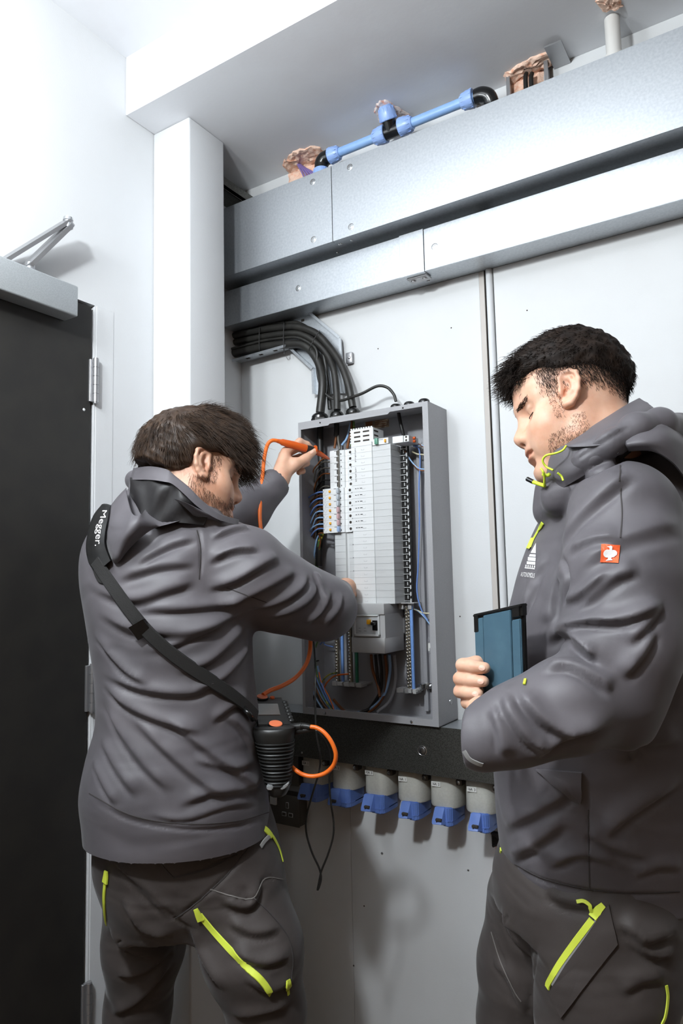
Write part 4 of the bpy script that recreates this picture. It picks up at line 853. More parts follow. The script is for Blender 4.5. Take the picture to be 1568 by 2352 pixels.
def join(*PQ):
    Ps, Qs, o = [], [], 0
    for P, Q in PQ: Ps.append(P); Qs.append(Q+o); o += len(P)
    return np.concatenate(Ps), np.concatenate(Qs)
def sample(P, Q, mask, n, seed=0):
    """random points on the quads whose corners satisfy the mask, with normals"""
    g = np.random.default_rng(seed); q = Q[mask[Q].all(1)]; A = np.linalg.norm(np.cross(P[q[:, 2]]-P[q[:, 0]], P[q[:, 3]]-P[q[:, 1]]), axis=1); i = g.choice(len(q), n, p=A/A.sum()); q = q[i]
    a, b = g.random((n, 1)), g.random((n, 1)); X = P[q[:, 0]]*(1-a)*(1-b)+P[q[:, 1]]*a*(1-b)+P[q[:, 2]]*a*b+P[q[:, 3]]*(1-a)*b
    nn = np.cross(P[q[:, 2]]-P[q[:, 0]], P[q[:, 3]]-P[q[:, 1]]); return X, nn/(np.linalg.norm(nn, axis=1)[:, None]+1e-12), q
def strip(L, Nn, wd, th, bm=None):
    """flat ribbon lying along a projected line"""
    bm = bm or B(); T = np.gradient(L, axis=0); T /= np.linalg.norm(T, axis=1)[:, None]+1e-9; Sd = np.cross(T, Nn); Sd /= np.linalg.norm(Sd, axis=1)[:, None]+1e-9; ws = np.broadcast_to(wd, len(L)); R = []
    for p, s_, n_, w_ in zip(L, Sd, Nn, ws): R.append([bm.verts.new(Vector(q)) for q in (p-s_*w_/2, p+s_*w_/2, p+s_*w_*.42+n_*th, p-s_*w_*.42+n_*th)])
    for a, b in zip(R, R[1:]):
        for i in range(4): bm.faces.new((a[i], a[(i+1) % 4], b[(i+1) % 4], b[i]))
    bm.faces.new(R[0][::-1]); bm.faces.new(R[-1]); return bm
def patch(tree, poly, lift, th, n=6):
    """cloth patch following the surface: filled outline lifted off the cloth"""
    poly = [np.array(p, float) for p in poly]; c = np.mean(poly, 0); dense = []
    for i in range(len(poly)):
        for t in np.arange(n)/n: dense.append(poly[i]*(1-t)+poly[(i+1) % len(poly)]*t)
    bm = B(); rings = []
    for s_, l in ((1., 0.), (.985, th), (.7, th), (.4, th), (.12, th)):
        row = []
        for p in dense:
            q = c+(p-c)*s_; h = hit(tree, q[0], q[1], lift+l)
            if h is None: h = (atd(q[0], q[1], 1.4), None)
            row.append(bm.verts.new(Vector(h[0])))
        rings.append(row)
    for a, b in zip(rings, rings[1:]):
        for i in range(len(a)): bm.faces.new((a[i], a[(i+1) % len(a)], b[(i+1) % len(a)], b[i]))
    bm.faces.new(rings[-1]); return bm
# ================================================================== people
UPW = np.array([0, 0, 1.]); RH = np.array([RGT[0], RGT[1], 0]); RH /= np.linalg.norm(RH); FH = np.array([FWD[0], FWD[1], 0]); FH /= np.linalg.norm(FH)
def D3(l): return [atd(*q) for q in l]
class Head:
    def __init__(s, O, f, l):
        s.O = np.array(O); s.f = f/np.linalg.norm(f); l = l-s.f*(l@s.f); s.l = l/np.linalg.norm(l); s.u = np.cross(s.f, s.l); s.A = np.array([s.f, s.l, s.u])
    def __call__(s, x, y, z): return s.O+s.f*x+s.l*y+s.u*z
    def loc(s, P): return (P-s.O)@s.A.T
    def build(s, S_, jaw=1.0, ear=1.0, edz=0., edx=0.):
        T, A = s, s.A; s.edz = edz; s.edx = edx
        S_.ell(T(.000, 0, .048), (.096, .075, .083), A, .02)
        S_.ell(T(.040, 0, .052), (.056, .062, .062), A, .02)                      # forehead
        S_.ell(T(.040, 0, -.012), (.052, .060, .062), A, .02)                     # mid face
        for y in (1, -1):
            S_.cap(T(.010, .052*y, -.030), T(.018, .050*y*jaw, -.060), .016, .014, .03)   # jaw ramus
            S_.cap(T(.018, .050*y*jaw, -.060), T(.078, .016*y, -.094), .014, .013, .03)   # jaw body
            S_.ell(T(.058, .040*y, -.018), (.026, .026, .026), A, .03)           # cheek bone
            S_.ell(T(.060, .034*y, -.048), (.030, .022, .032), A, .03)           # cheek
            S_.cap(T(.087, .010*y, .030), T(.066, .048*y, .031), .0125, .011, .018)      # brow ridge
            S_.ell(T(.096, .032*y, .008), (.020, .017, .013), A, .018, 's')      # eye socket
            S_.ell(T(.0715, .031*y, .009), (.0128, .0145, .0125), A, .004)       # lidded eye
            S_.ell(T(.0795, .031*y, .0165), (.0062, .0140, .0050), A, .006)      # upper lid fold
            S_.cap(T(.0815, .020*y, -.001), T(.076, .043*y, .001), .0028, .0024, .006)   # lower lid
        S_.ell(T(.078, 0, -.050), (.024, .026, .034), A, .025)                    # muzzle
        S_.ell(T(.083, 0, -.093), (.0155, .021, .0155), A, .022)                  # chin
        S_.chain([T(.086, 0, .024), T(.094, 0, .004), T(.1045, 0, -.016), T(.1085, 0, -.0225)], [.0085, .0072, .0085, .0105], .012)
        for y in (1, -1): S_.ell(T(.0985, .0125*y, -.0275), (.0125, .0075, .0082), A, .008)
        S_.cap(T(.092, 0, -.028), T(.104, 0, -.030), .0075, .0065, .008)
        for y in (1, -1): S_.ell(T(.1035, .0068*y, -.0345), (.0055, .0036, .0040), A, .003, 's')
        S_.ell(T(.0985, 0, -.0505), (.0072, .0210, .0062), A, .008); S_.ell(T(.0965, 0, -.0628), (.0080, .0190, .0066), A, .007)
        S_.cap(T(.1045, .016, -.0568), T(.1045, -.016, -.0568), .0022, .0022, .005, 's'); S_.cap(T(.097, .024, -.0572), T(.101, .012, -.0568), .0022, .0022, .005, 's'); S_.cap(T(.097, -.024, -.0572), T(.101, -.012, -.0568), .0022, .0022, .005, 's')
        S_.ell(T(.104, 0, -.0755), (.012, .016, .0055), A, .010, 's')
        for y in (1, -1): s.ear(S_, y, ear)
    def ear(s, S_, y, sc=1.):
        c = s(-.006+s.edx, .0690*y, .004+s.edz); eu = s.u*.97-s.f*.22; ef = s.f*.93+s.u*.2-s.l*y*.34; ef /= np.linalg.norm(ef); eu = eu-ef*(eu@ef); eu /= np.linalg.norm(eu); en = np.cross(ef, eu)*(1 if np.cross(ef, eu)@(s.l*y) > 0 else -1)
        E_ = lambda a, b, h=0.: c+(ef*a+eu*b+en*h)*sc; A = np.array([ef, eu, en])
        S_.ell(E_(-.004, .004, .006), np.array((.0165, .0270, .0042))*sc, A, .008)
        S_.cap(E_(-.002, .004, .004), c-s.l*y*.012, .014*sc, .018, .012)
        S_.ell(E_(-.002, .010, .0125), np.array((.0112, .0165, .0062))*sc, A, .004, 's')
        S_.ell(E_(.0020, -.0035, .0110), np.array((.0100, .0105, .0080))*sc, A, .004, 's')
        hp = [(.0060, .0030, .0065), (.0120, .0090, .0075), (.0135, .0210, .0085), (.0070, .0300, .0095), (-.0060, .0320, .0110), (-.0165, .0250, .0130), (-.0200, .0110, .0135), (-.0180, -.0050, .0120), (-.0120, -.0170, .0100), (-.0040, -.0250, .0085), (.0040, -.0265, .0075), (.0090, -.0200, .0060)]
        S_.chain([E_(*q) for q in hp], [r*sc for r in (.0026, .0030, .0034, .0036, .0036, .0038, .0038, .0036, .0040, .0060, .0060, .0035)], .004)
        S_.chain([E_(*q) for q in ((.004, .0235, .0080), (-.0050, .0180, .0100), (-.0105, .0070, .0105), (-.0090, -.0060, .0100), (-.0010, -.0140, .0090))], [r*sc for r in (.0022, .0032, .0036, .0034, .0028)], .005)
        S_.ell(E_(.0115, -.0045, .0090), np.array((.0045, .0065, .0040))*sc, A, .005)
def tint(me, P, fn):
    c = np.ones((len(P), 4), np.float32); fn(c); a = me.color_attributes.new('tint', 'FLOAT_COLOR', 'POINT'); a.data.foreach_set('color', c.ravel())
def soft(x, a, b): t = np.clip((x-a)/(b-a), 0, 1); return t*t*(3-2*t)
def blend(c, w, rgb): c[:, :3] = c[:, :3]*(1-w[:, None])+np.array(rgb)*w[:, None]
def face_tint(c, L, h, side, brow=(.42, .34, .30)):
    w = soft(L[:, 0], .088, .096)*np.exp(-((L[:, 2]+.0565)/.0105)**4)*np.exp(-(L[:, 1]/.0235)**4); blend(c, w*.75, (.80, .55, .53))
    w = np.exp(-((L[:, 0]-.112)/.016)**2-(L[:, 1]/.016)**2-((L[:, 2]+.024)/.014)**2); blend(c, w*.30, (.96, .76, .72))
    w = np.exp(-((np.abs(L[:, 1])-.074)/.014)**2-((L[:, 0]+.008-h.edx)/.024)**2-((L[:, 2]-.004-h.edz)/.034)**2); blend(c, w*.35, (.98, .74, .68))
def finger(S_, pts, r, k=.005):
    S_.chain(pts, r, k)
def person_parts(S_, P, rs, k=.02): S_.chain(P, rs, k)

# ------------------------------------------------------------------ the bearded man (left)
dA = 1.50
fA = math.cos(.263)*(RGT*math.cos(.26)+FWD*math.sin(.26))-math.sin(.263)*UPV
HA = Head(atd(435, 1090, 1.480), fA, FWD*.92-RGT*.26-UPV*.28)
S_ = SDF(); HA.build(S_, 1.0, 1.0, -.001, .022)
neckA = atd(428, 1195, 1.555); S_.chain([HA(-.012, 0, -.020), HA(-.014, 0, -.075), neckA], [.056, .056, .062], .03)
hipA = atd(425, 1960, 1.53); hipA[2] = .86
S_.chain([neckA, (neckA+hipA)/2, hipA], [.085, .095, .10], .05)
shR, shL = atd(468, 1225, 1.46), atd(285, 1225, 1.63)
elR, wrR = atd(735, 1405, 1.56), atd(778, 1362, 1.80)
elL, wrL = atd(478, 1262, 1.78), atd(641, 1106, 1.885)
S_.chain([neckA, shR, elR, wrR], [.05, .050, .036, .024], .03); S_.chain([neckA, shL, elL, wrL], [.05, .050, .036, .0245], .03)
kneeR, ankR = atd(600, 2290, 1.40), None
kR, kL = atd(612, 2330, 1.43), atd(318, 2320, 1.62); footR = np.array([kR[0]+.0, kR[1]-.02, .09]); footL = np.array([kL[0]-.0, kL[1]-.02, .09])
hR, hL = atd(520, 1990, 1.46), atd(340, 1990, 1.60)
for h_, k_, f_ in ((hR, kR, footR), (hL, kL, footL)): S_.chain([hipA, h_, k_, f_, f_+FH*.14-UPW*.04], [.08, .066, .048, .038, .034], .03)
# left hand pinching the probe
W = wrL; dh = 1.925
mI, mM, mR, mP = D3([(656, 1038, dh), (651, 1046, dh+.022), (652, 1060, dh+.036), (655, 1076, dh+.046)])
for m_, r in ((mI, .0140), (mM, .0140), (mR, .0135), (mP, .0125)): S_.cap(W+(m_-W)*.18, m_, .0190, r, .016)
finger(S_, [mI]+D3([(688, 1014, dh+.010), (705, 1021, dh+.022), (714, 1029, dh+.028)]), [.0118, .0100, .0086, .0076])
finger(S_, [mM]+D3([(688, 1028, dh+.045), (704, 1040, dh+.045), (712, 1043, dh+.034)]), [.0115, .0100, .0088, .0078])
finger(S_, [mR]+D3([(688, 1050, dh+.062), (704, 1064, dh+.040), (694, 1070, dh+.024)]), [.0110, .0095, .0085, .0076])
finger(S_, [mP]+D3([(683, 1074, dh+.060), (695, 1082, dh+.042), (686, 1086, dh+.028)]), [.0098, .0084, .0076, .0068])
finger(S_, D3([(648, 1092, dh-.02), (679, 1066, dh-.012), (700, 1055, dh+.004), (721, 1037, dh+.020)]), [.0190, .0140, .0118, .0092], .010)
S_.ell(atd(664, 1068, dh+.004), (.022, .022, .017), None, .02)
# right hand working low in the board
a = wrR; b = atd(796, 1350, 1.86); S_.cap(a, b, .022, .026, .015); 
for k in range(4): q = atd(798+3*k, 1342+9*k, 1.875); finger(S_, [b+(q-b)*.5, q, atd(806+2*k, 1340+9*k, 1.905), atd(800+k, 1344+8*k, 1.925)], [.0105, .0098, .0085, .0075])
finger(S_, [a, atd(782, 1345, 1.835), atd(790, 1338, 1.87), atd(797, 1338, 1.895)], [.016, .0125, .011, .009])
hb = [(HA.O[i]-.135, HA.O[i]+.14, .0024) for i in range(3)]; hd = atd(690, 1060, 1.93)
lo = np.array([-1.42, .60, -.005]); hi = np.array([-.60, 1.68, 1.86])
xs = graded(lo[0], hi[0], .009, [hb[0], (hd[0]-.07, hd[0]+.05, .0026)]); ys = graded(lo[1], hi[1], .009, [hb[1], (hd[1]-.08, hd[1]+.07, .0026)]); zs = graded(lo[2], hi[2], .010, [hb[2], (hd[2]-.06, hd[2]+.06, .0026)])
P, Q = S_.mesh(xs, ys, zs); P = relax(P, Q, 2, .4); PA, QA = P, Q; LA = HA.loc(P)
manA = thing('person', (footR*.5+footL*.5)*np.array([1, 1, 0]), 'bearded man in a grey jacket, leaning over the open board with an orange probe', 'person')
me = to_mesh(P, Q, 'body')
def paintA(c):
    face_tint(c, LA, HA, -1)
    jawl = soft(LA[:, 2], -.020, -.045)*soft(LA[:, 0], -.004, .012)*soft(LA[:, 2], -.135, -.110); lipz = np.exp(-((LA[:, 2]+.0565)/.010)**4)*soft(LA[:, 0], .088, .096)*np.exp(-(LA[:, 1]/.0235)**4)
    side = soft(LA[:, 0], .024, .034)*(1-soft(LA[:, 0], .046, .058))*soft(LA[:, 2], .020, .0)*soft(LA[:, 2], -.06, -.045)
    stash = soft(LA[:, 0], .080, .092)*np.exp(-((LA[:, 2]+.043)/.007)**4); near = np.abs(LA).max(1) < .16
    blend(c, np.clip(jawl+side*.9+stash, 0, 1)*(1-lipz)*near*.50, (.60, .46, .38))
    sc = soft(LA[:, 2], .02, .05)*near*(LA[:, 0] < .075); blend(c, sc*.7, (.45, .36, .30))
tint(me, P, paintA)
bodyA = obj('body', me, 'skin', manA)

# jacket of the bearded man
S_ = SDF()
rows = [(1925, 204, 622, 1.50, .170), (1870, 200, 618, 1.50, .176), (1800, 193, 609, 1.50, .178), (1720, 208, 600, 1.50, .168), (1640, 228, 592, 1.50, .158), (1540, 226, 580, 1.50, .155), (1440, 211, 574, 1.50, .160), (1330, 196, 548, 1.51, .165), (1250, 200, 512, 1.52, .155), (1190, 232, 486, 1.53, .125), (1140, 282, 458, 1.54, .095), (1105, 318, 430, 1.54, .07)]
cs, aa, bb = [], [], []
for py, l, r, d, b in rows: c = atd((l+r)/2, py, d); cs.append(c); aa.append((r-l)/2*d/F); bb.append(b)
S_.loft(cs, RH, FH, aa, bb, .02, e=2.15)
S_.chain(D3([(462, 1262, 1.455), (560, 1308, 1.475), (655, 1366, 1.53), (735, 1394, 1.575), (752, 1400, 1.62)]), [.074, .080, .074, .064, .060], .05)   # right upper arm
S_.chain([atd(748, 1398, 1.60), atd(764, 1386, 1.72), atd(776, 1364, 1.815)], [.060, .050, .041], .03)                                           # forearm into the board
S_.chain([shL, elL, atd(560, 1180, 1.83), atd(628, 1114, 1.872)], [.070, .062, .054, .043], .04)                                   # left arm, far side
S_.cap(atd(629, 1113, 1.872), atd(655, 1090, 1.895), .0335, .0335, .006, 's')
ring = D3([(310, 1094, 1.56), (330, 1104, 1.475), (378, 1108, 1.425), (432, 1132, 1.415), (485, 1180, 1.43), (530, 1212, 1.475), (552, 1222, 1.55), (520, 1204, 1.625), (430, 1140, 1.66), (345, 1102, 1.63)])
for i in range(10): S_.cap(ring[i]-UPW*.010, ring[(i+1) % 10]-UPW*.010, .0165, .0165, .02)
S_.chain([p-UPW*.004+UPW*.0 for p in ring[:6]], [.015, .017, .016, .014, .014, .014], .015)
S_.chain([HA(-.014, 0, -.060), neckA+UPW*.02], [.050, .054], .012, 's')
xs = grid(-1.42, -.66, .0042); ys = grid(.88, 1.70, .0042); zs = grid(.82, 1.72, .0042)
P, Q = S_.mesh(xs, ys, zs); P = relax(P, Q, 3, .5); tree = bvh(P, Q); N = normals(P, Q)
foldsA = [
 ([(205, 1345), (300, 1375), (390, 1350), (452, 1330)], .016, .009), ([(215, 1395), (300, 1440), (400, 1450), (470, 1440), (540, 1420)], .018, .010), ([(260, 1330), (360, 1300), (455, 1290)], .014, .008), ([(300, 1300), (380, 1255), (455, 1230)], .013, .007),
 ([(300, 1395), (420, 1395), (520, 1385), (570, 1370)], .013, .008), ([(330, 1500), (420, 1470), (500, 1430), (560, 1400)], .012, .008), ([(400, 1540), (470, 1520), (530, 1470), (565, 1430)], .013, .010), ([(440, 1580), (500, 1560), (550, 1510), (570, 1470)], .012, .010),
 ([(225, 1540), (330, 1580), (430, 1590), (500, 1570)], .014, .009), ([(232, 1560), (300, 1620), (390, 1660), (480, 1680)], .014, .010), ([(215, 1450), (280, 1530), (350, 1570)], .012, .008), ([(240, 1600), (280, 1680), (340, 1760), (400, 1820)], .015, .009), ([(232, 1690), (270, 1760), (320, 1830)], .014, .008), ([(212, 1740), (240, 1800), (270, 1850)], .012, .007),
 ([(300, 1640), (380, 1720), (460, 1790), (540, 1840)], .014, .009), ([(380, 1640), (460, 1710), (540, 1770), (600, 1820)], .013, .009), ([(440, 1740), (520, 1760), (590, 1750)], .011, .006), ([(400, 1850), (480, 1820), (560, 1810), (605, 1790)], .013, .008), ([(480, 1660), (530, 1620), (575, 1600)], .012, .008), ([(520, 1640), (560, 1680), (585, 1740)], .011, .007),
 ([(470, 1290), (540, 1262), (600, 1262)], .012, .010), ([(470, 1350), (540, 1330), (610, 1290), (640, 1275)], .013, .011), ([(490, 1390), (560, 1370), (640, 1330), (680, 1310)], .012, .010), ([(560, 1400), (640, 1380), (690, 1350), (705, 1315)], .011, .010), ([(600, 1420), (670, 1400), (715, 1370), (725, 1335)], .012, .009), ([(700, 1435), (740, 1400), (760, 1350)], .010, .007), ([(740, 1440), (775, 1400), (785, 1360)], .009, .006), ([(720, 1310), (735, 1340), (750, 1400)], .009, .006),
 ([(455, 1210), (462, 1260), (460, 1330)], .005, -.004), ([(480, 1235), (540, 1215), (575, 1215)], .010, .009),
 ([(205, 1835), (300, 1885), (420, 1905), (540, 1900), (620, 1880)], .006, -.004), ([(330, 1870), (420, 1880), (520, 1850), (600, 1845)], .008, .004)]
P = fold(P, N, tree, [(a, b*.78, c*1.0) for a, b, c in foldsA]); P = P+normals(P, Q)*(ripple(P, 4)*.012)[:, None]; treeA = bvh(P, Q)
jackA = obj('jacket', to_mesh(P, Q, 'jacket'), 'jack', manA)
def sheet(name, cols, m, parent, tree, th=.004, rows=6, sub=4):
    """draped cloth between an inner rim and an outer edge: each column (rim px, rim lift, outer px, outer lift, bulge)"""
    K = np.array([list(c[0])+[c[1]]+list(c[2])+[c[3], c[4]] for c in cols], float); K = crom(K, sub); top, bot = [], []
    for c in K:
        t_, b_ = [], []
        for i in range(rows+1):
            f = i/rows; x = c[0]*(1-f)+c[3]*f; y = c[1]*(1-f)+c[4]*f; l = c[2]*(1-f)+c[5]*f+c[6]*math.sin(math.pi*f)
            h = hit(tree, x, y, 0); p = h[0]-FWD*l if h is not None else atd(x, y, 1.42)-FWD*l
            t_.append(p); b_.append(p+FWD*th)
        top.append(t_); bot.append(b_)
    top = np.array(top); bot = np.array(bot)
    for A_ in (top, bot):
        for _ in range(3): A_[1:-1] = A_[1:-1]*.5+(A_[:-2]+A_[2:])*.25; A_[:, 1:-1] = A_[:, 1:-1]*.5+(A_[:, :-2]+A_[:, 2:])*.25
    bm = B(); T = [[bm.verts.new(Vector(p)) for p in r] for r in top]; U = [[bm.verts.new(Vector(p)) for p in r] for r in bot]; n, m_ = len(T), len(T[0])
    for i in range(n-1):
        for j in range(m_-1): bm.faces.new((T[i][j], T[i+1][j], T[i+1][j+1], T[i][j+1])); bm.faces.new((U[i][j], U[i][j+1], U[i+1][j+1], U[i+1][j]))
        bm.faces.new((T[i][0], U[i][0], U[i+1][0], T[i+1][0])); bm.faces.new((T[i][-1], T[i+1][-1], U[i+1][-1], U[i][-1]))
    for j in range(m_-1): bm.faces.new((T[0][j], T[0][j+1], U[0][j+1], U[0][j])); bm.faces.new((T[-1][j], U[-1][j], U[-1][j+1], T[-1][j+1]))
    return obj(name, bm, m, parent, 1.3)
sheet('hood', [((299, 1122), .030, (254, 1166), .008, .008), ((306, 1144), .042, (243, 1230), .008, .014), ((315, 1164), .052, (266, 1298), .010, .020), ((327, 1182), .070, (294, 1268), .018, .020), ((346, 1184), .076, (328, 1236), .026, .018), ((360, 1166), .076, (362, 1212), .028, .016), ((378, 1144), .070, (394, 1204), .028, .018), ((424, 1148), .060, (432, 1192), .024, .018), ((462, 1168), .040, (474, 1192), .006, .010), ((500, 1188), .008, (508, 1198), .002, .004)], 'jack', jackA, treeA)
bm = B(); tube(bm, [p+UPW*.004 for p in ring[1:6]], [.004, .006, .006, .006, .003], 8, sub=6, flat=1.0); obj('collar_lining', bm, 'jackin', jackA, 1.4)
bm = B(); c0 = atd(629, 1113, 1.872); ax_ = (atd(655, 1090, 1.895)-c0); ax_ /= np.linalg.norm(ax_); x_, y_, _ = frame_of(ax_)
tube(bm, [c0+ax_*.004+np.array(x_)*.0325*math.cos(t)+np.array(y_)*.0325*math.sin(t) for t in np.linspace(0, 6.2832, 25)], .0065, 8, sub=2); obj('cuff', bm, 'wblack', jackA, 1.4)
# trousers of the bearded man
def trousers(waist, legs, z0, name, folds, parent, box_, crease=1):
    S_ = SDF(); cs, aa, bb = [], [], []
    for py, l, r, d, b in waist: cs.append(atd((l+r)/2, py, d)); aa.append((r-l)/2*d/F); bb.append(b)
    S_.loft(cs, RH, FH, aa, bb, .03, e=2.2)
    for pts, rs in legs: S_.chain(pts, rs, .035)
    P, Q = S_.mesh(*[grid(a, b, .0055) for a, b in box_]); P = relax(P, Q, 3, .5); tree = bvh(P, Q); N = normals(P, Q); P = fold(P, N, tree, [(a, b*.8, c*1.2) for a, b, c in folds]); P = P+normals(P, Q)*(ripple(P, 9)*.010)[:, None]
    return obj(name, to_mesh(P, Q, name), 'trou', parent), bvh(P, Q)
fA_ = [([(250, 1960), (330, 2040), (400, 2110)], .014, .007), ([(280, 2060), (330, 2130), (400, 2150)], .014, .008), ([(245, 2120), (300, 2180), (380, 2200)], .014, .008), ([(260, 2240), (330, 2230), (410, 2160)], .013, .008), ([(250, 2330), (320, 2290), (400, 2200)], .014, .009), ([(440, 2120), (470, 2200), (520, 2280)], .014, .008),
       ([(520, 2110), (580, 2140), (650, 2130)], .013, .007), ([(530, 2180), (600, 2210), (670, 2190)], .013, .008), ([(560, 2240), (620, 2270), (680, 2240)], .012, .007), ([(500, 2060), (570, 2080), (600, 2020)], .014, .009), ([(530, 2330), (600, 2320), (670, 2300)], .012, .008), ([(430, 1940), (500, 1960), (580, 1945)], .014, .006),
       ([(242, 1985), (300, 2020), (350, 2060), (415, 2120), (470, 2140)], .006, -.004), ([(345, 1945), (372, 1990), (398, 2012)], .004, -.003), ([(398, 2014), (470, 1995), (540, 1960), (570, 1930)], .005, -.004), ([(402, 2110), (450, 2075), (520, 2010), (580, 1940)], .005, -.004), ([(480, 2040), (540, 2060), (582, 2062), (608, 2018), (655, 2020)], .004, -.003)]
troA, ttA = trousers([(2080, 262, 655, 1.52, .125), (2010, 240, 648, 1.51, .145), (1950, 222, 636, 1.51, .150), (1890, 222, 618, 1.51, .148), (1850, 228, 604, 1.51, .14)],
    [([atd(535, 2040, 1.470), atd(580, 2180, 1.44), atd(613, 2320, 1.435), np.array([kR[0], kR[1]-.01, .10])], [.100, .098, .074, .066]), ([atd(330, 2040, 1.590), atd(330, 2170, 1.60), atd(316, 2320, 1.62), np.array([kL[0], kL[1]-.01, .10])], [.092, .086, .070, .064])], .1, 'trousers', fA_, manA, ((-1.42, -.70), (.78, 1.42), (.06, .93)))
for f_ in (footR, footL):
    bm = B(); lathe(bm, f_+np.array([0, 0, .05]), (0, 0, -1), [(0, .046), (.08, .052), (.125, .054), (.138, .052)], 18); c = f_+FH*.10; 
    tube(bm, [f_*np.array([1, 1, 0])+UPW*.045, c*np.array([1, 1, 0])+UPW*.047, (f_+FH*.18)*np.array([1, 1, 0])+UPW*.036], [.046, .046, .036], 14, sub=5); obj('boot', bm, 'boot', manA, 1.2)

# ------------------------------------------------------------------ the dark-haired man with the tablet (right)
fB = math.cos(.247)*(-RGT*math.cos(.15)+FWD*math.sin(.15))-math.sin(.247)*UPV
HB = Head(atd(1327, 948, 1.235), fB, -FWD*.94-RGT*.15+UPV*.30)
S_ = SDF(); HB.build(S_, 1.08, 1.0, .010, .024)
neckB = atd(1432, 1110, 1.29); S_.chain([HB(-.016, 0, -.020), HB(-.026, 0, -.075), neckB], [.060, .058, .062], .03)
hipB = atd(1400, 1980, 1.27); hipB[2] = .88
S_.chain([neckB-UPW*.03, (neckB+hipB)/2, hipB], [.06, .095, .09], .05)
sL, sR = atd(1440, 1200, 1.09), atd(1400, 1210, 1.44)
eL, wL = atd(1395, 1600, 1.03), atd(1132, 1692, 1.02)
eR, wR = atd(1300, 1560, 1.42), atd(1150, 1640, 1.235)
S_.chain([neckB, sL, eL, wL], [.05, .055, .040, .026], .03); S_.chain([neckB, sR, eR, wR], [.05, .055, .040, .026], .03)
hN, hFr = atd(1400, 2060, 1.20), atd(1255, 2060, 1.36); kN, kF = atd(1385, 2352, 1.19), atd(1205, 2352, 1.39)
fN = np.array([kN[0], kN[1], .09]); fF = np.array([kF[0], kF[1], .09])
for h_, k_, f_ in ((hN, kN, fN), (hFr, kF, fF)): S_.chain([hipB, h_, k_, f_, f_-RH*.14-UPW*.04], [.08, .066, .050, .038, .034], .03)
# right hand closed round the far edge of the tablet
dT = 1.185
def tabpt(u, v): return TB0+TBx*u+TBz*v          # u 0..1 from the far to the near edge, v 0..1 upwards
TB0 = atd(1096, 1690, 1.20); TBx = atd(1206, 1690, 1.105)-TB0; TBz = atd(1087, 1412, 1.20)-TB0
TBn = np.cross(TBz, TBx); TBn /= np.linalg.norm(TBn); TBn = TBn if TBn@FWD < 0 else -TBn; TBr = TBx/np.linalg.norm(TBx); TBu = TBz/np.linalg.norm(TBz)
for k, (py, x0, x1, r) in enumerate(((1530, 1062, 1113, .0108), (1561, 1056, 1110, .0108), (1590, 1056, 1098, .0102), (1616, 1072, 1096, .0096))):
    tip = atd(x1, py+4, 1.155); kn = atd(x0, py-2, 1.185); back = kn-TBn*.022+TBr*.010; mcp = tabpt(.16, .0)+TBu*((1690-py)/F*1.2-.004)-TBn*.040
    S_.chain([mcp, back, kn, (kn+tip)/2+TBn*.002, tip], [r*1.15, r*1.08, r*1.04, r, r*.86], .004)
    S_.cap(wR+(mcp-wR)*.15-TBn*.002, mcp, .022, r*1.2, .016)
S_.chain([wR-TBn*.01, tabpt(.3, .22)-TBn*.034, tabpt(.42, .42)-TBn*.026, tabpt(.42, .55)-TBn*.022], [.018, .014, .011, .009], .01)
# left hand tucked under the other wrist
c0 = atd(1104, 1672, 1.05); S_.cap(wL, c0, .024, .024, .014)
for k in range(4): S_.chain([c0+(atd(1088, 1654+14*k, 1.065)-c0)*.9, atd(1080, 1654+13*k, 1.085), atd(1086, 1656+12*k, 1.115), atd(1100, 1660+11*k, 1.125)], [.0108, .0100, .009, .008], .004)
S_.chain([c0, atd(1092, 1642, 1.06), atd(1092, 1624, 1.075), atd(1100, 1612, 1.082)], [.015, .0125, .0115, .0098], .008)
hb = [(HB.O[i]-.135, HB.O[i]+.14, .0022) for i in range(3)]; hd = atd(1080, 1600, 1.13)
lo = np.array([-.66, .80, -.005]); hi = np.array([-.02, 1.62, 1.88])
xs = graded(lo[0], hi[0], .009, [hb[0], (hd[0]-.06, hd[0]+.07, .0025)]); ys = graded(lo[1], hi[1], .009, [hb[1], (hd[1]-.12, hd[1]+.10, .0025)]); zs = graded(lo[2], hi[2], .010, [hb[2], (hd[2]-.09, hd[2]+.07, .0025)])
P, Q = S_.mesh(xs, ys, zs); P = relax(P, Q, 2, .4); PB, QB = P, Q; LB = HB.loc(P)
manB = thing('person', (fN*.5+fF*.5)*np.array([1, 1, 0]), 'dark-haired man in a grey jacket, holding a blue tablet and looking down at the board', 'person')
me = to_mesh(P, Q, 'body')
def paintB(c):
    face_tint(c, LB, HB, 1); near = np.abs(LB).max(1) < .17
    line = .055-.32*np.clip(-LB[:, 0]-.01, 0, .2)-.9*np.clip(LB[:, 0]-.02, 0, .1)*0
    fade = soft(LB[:, 2]+.42*np.clip(-LB[:, 0]-.005, 0, 1), .012, .062)*near*(1-soft(LB[:, 0], .050, .066)); blend(c, fade*.62, (.42, .36, .33))
    jawl = soft(LB[:, 2], -.030, -.060)*soft(LB[:, 0], .0, .018)*(1-soft(LB[:, 0], .055, .09))*soft(LB[:, 2], -.14, -.11)*near; blend(c, jawl*.30, (.70, .56, .47))
tint(me, P, paintB)
bodyB = obj('body', me, 'skin', manB)
S_ = SDF()
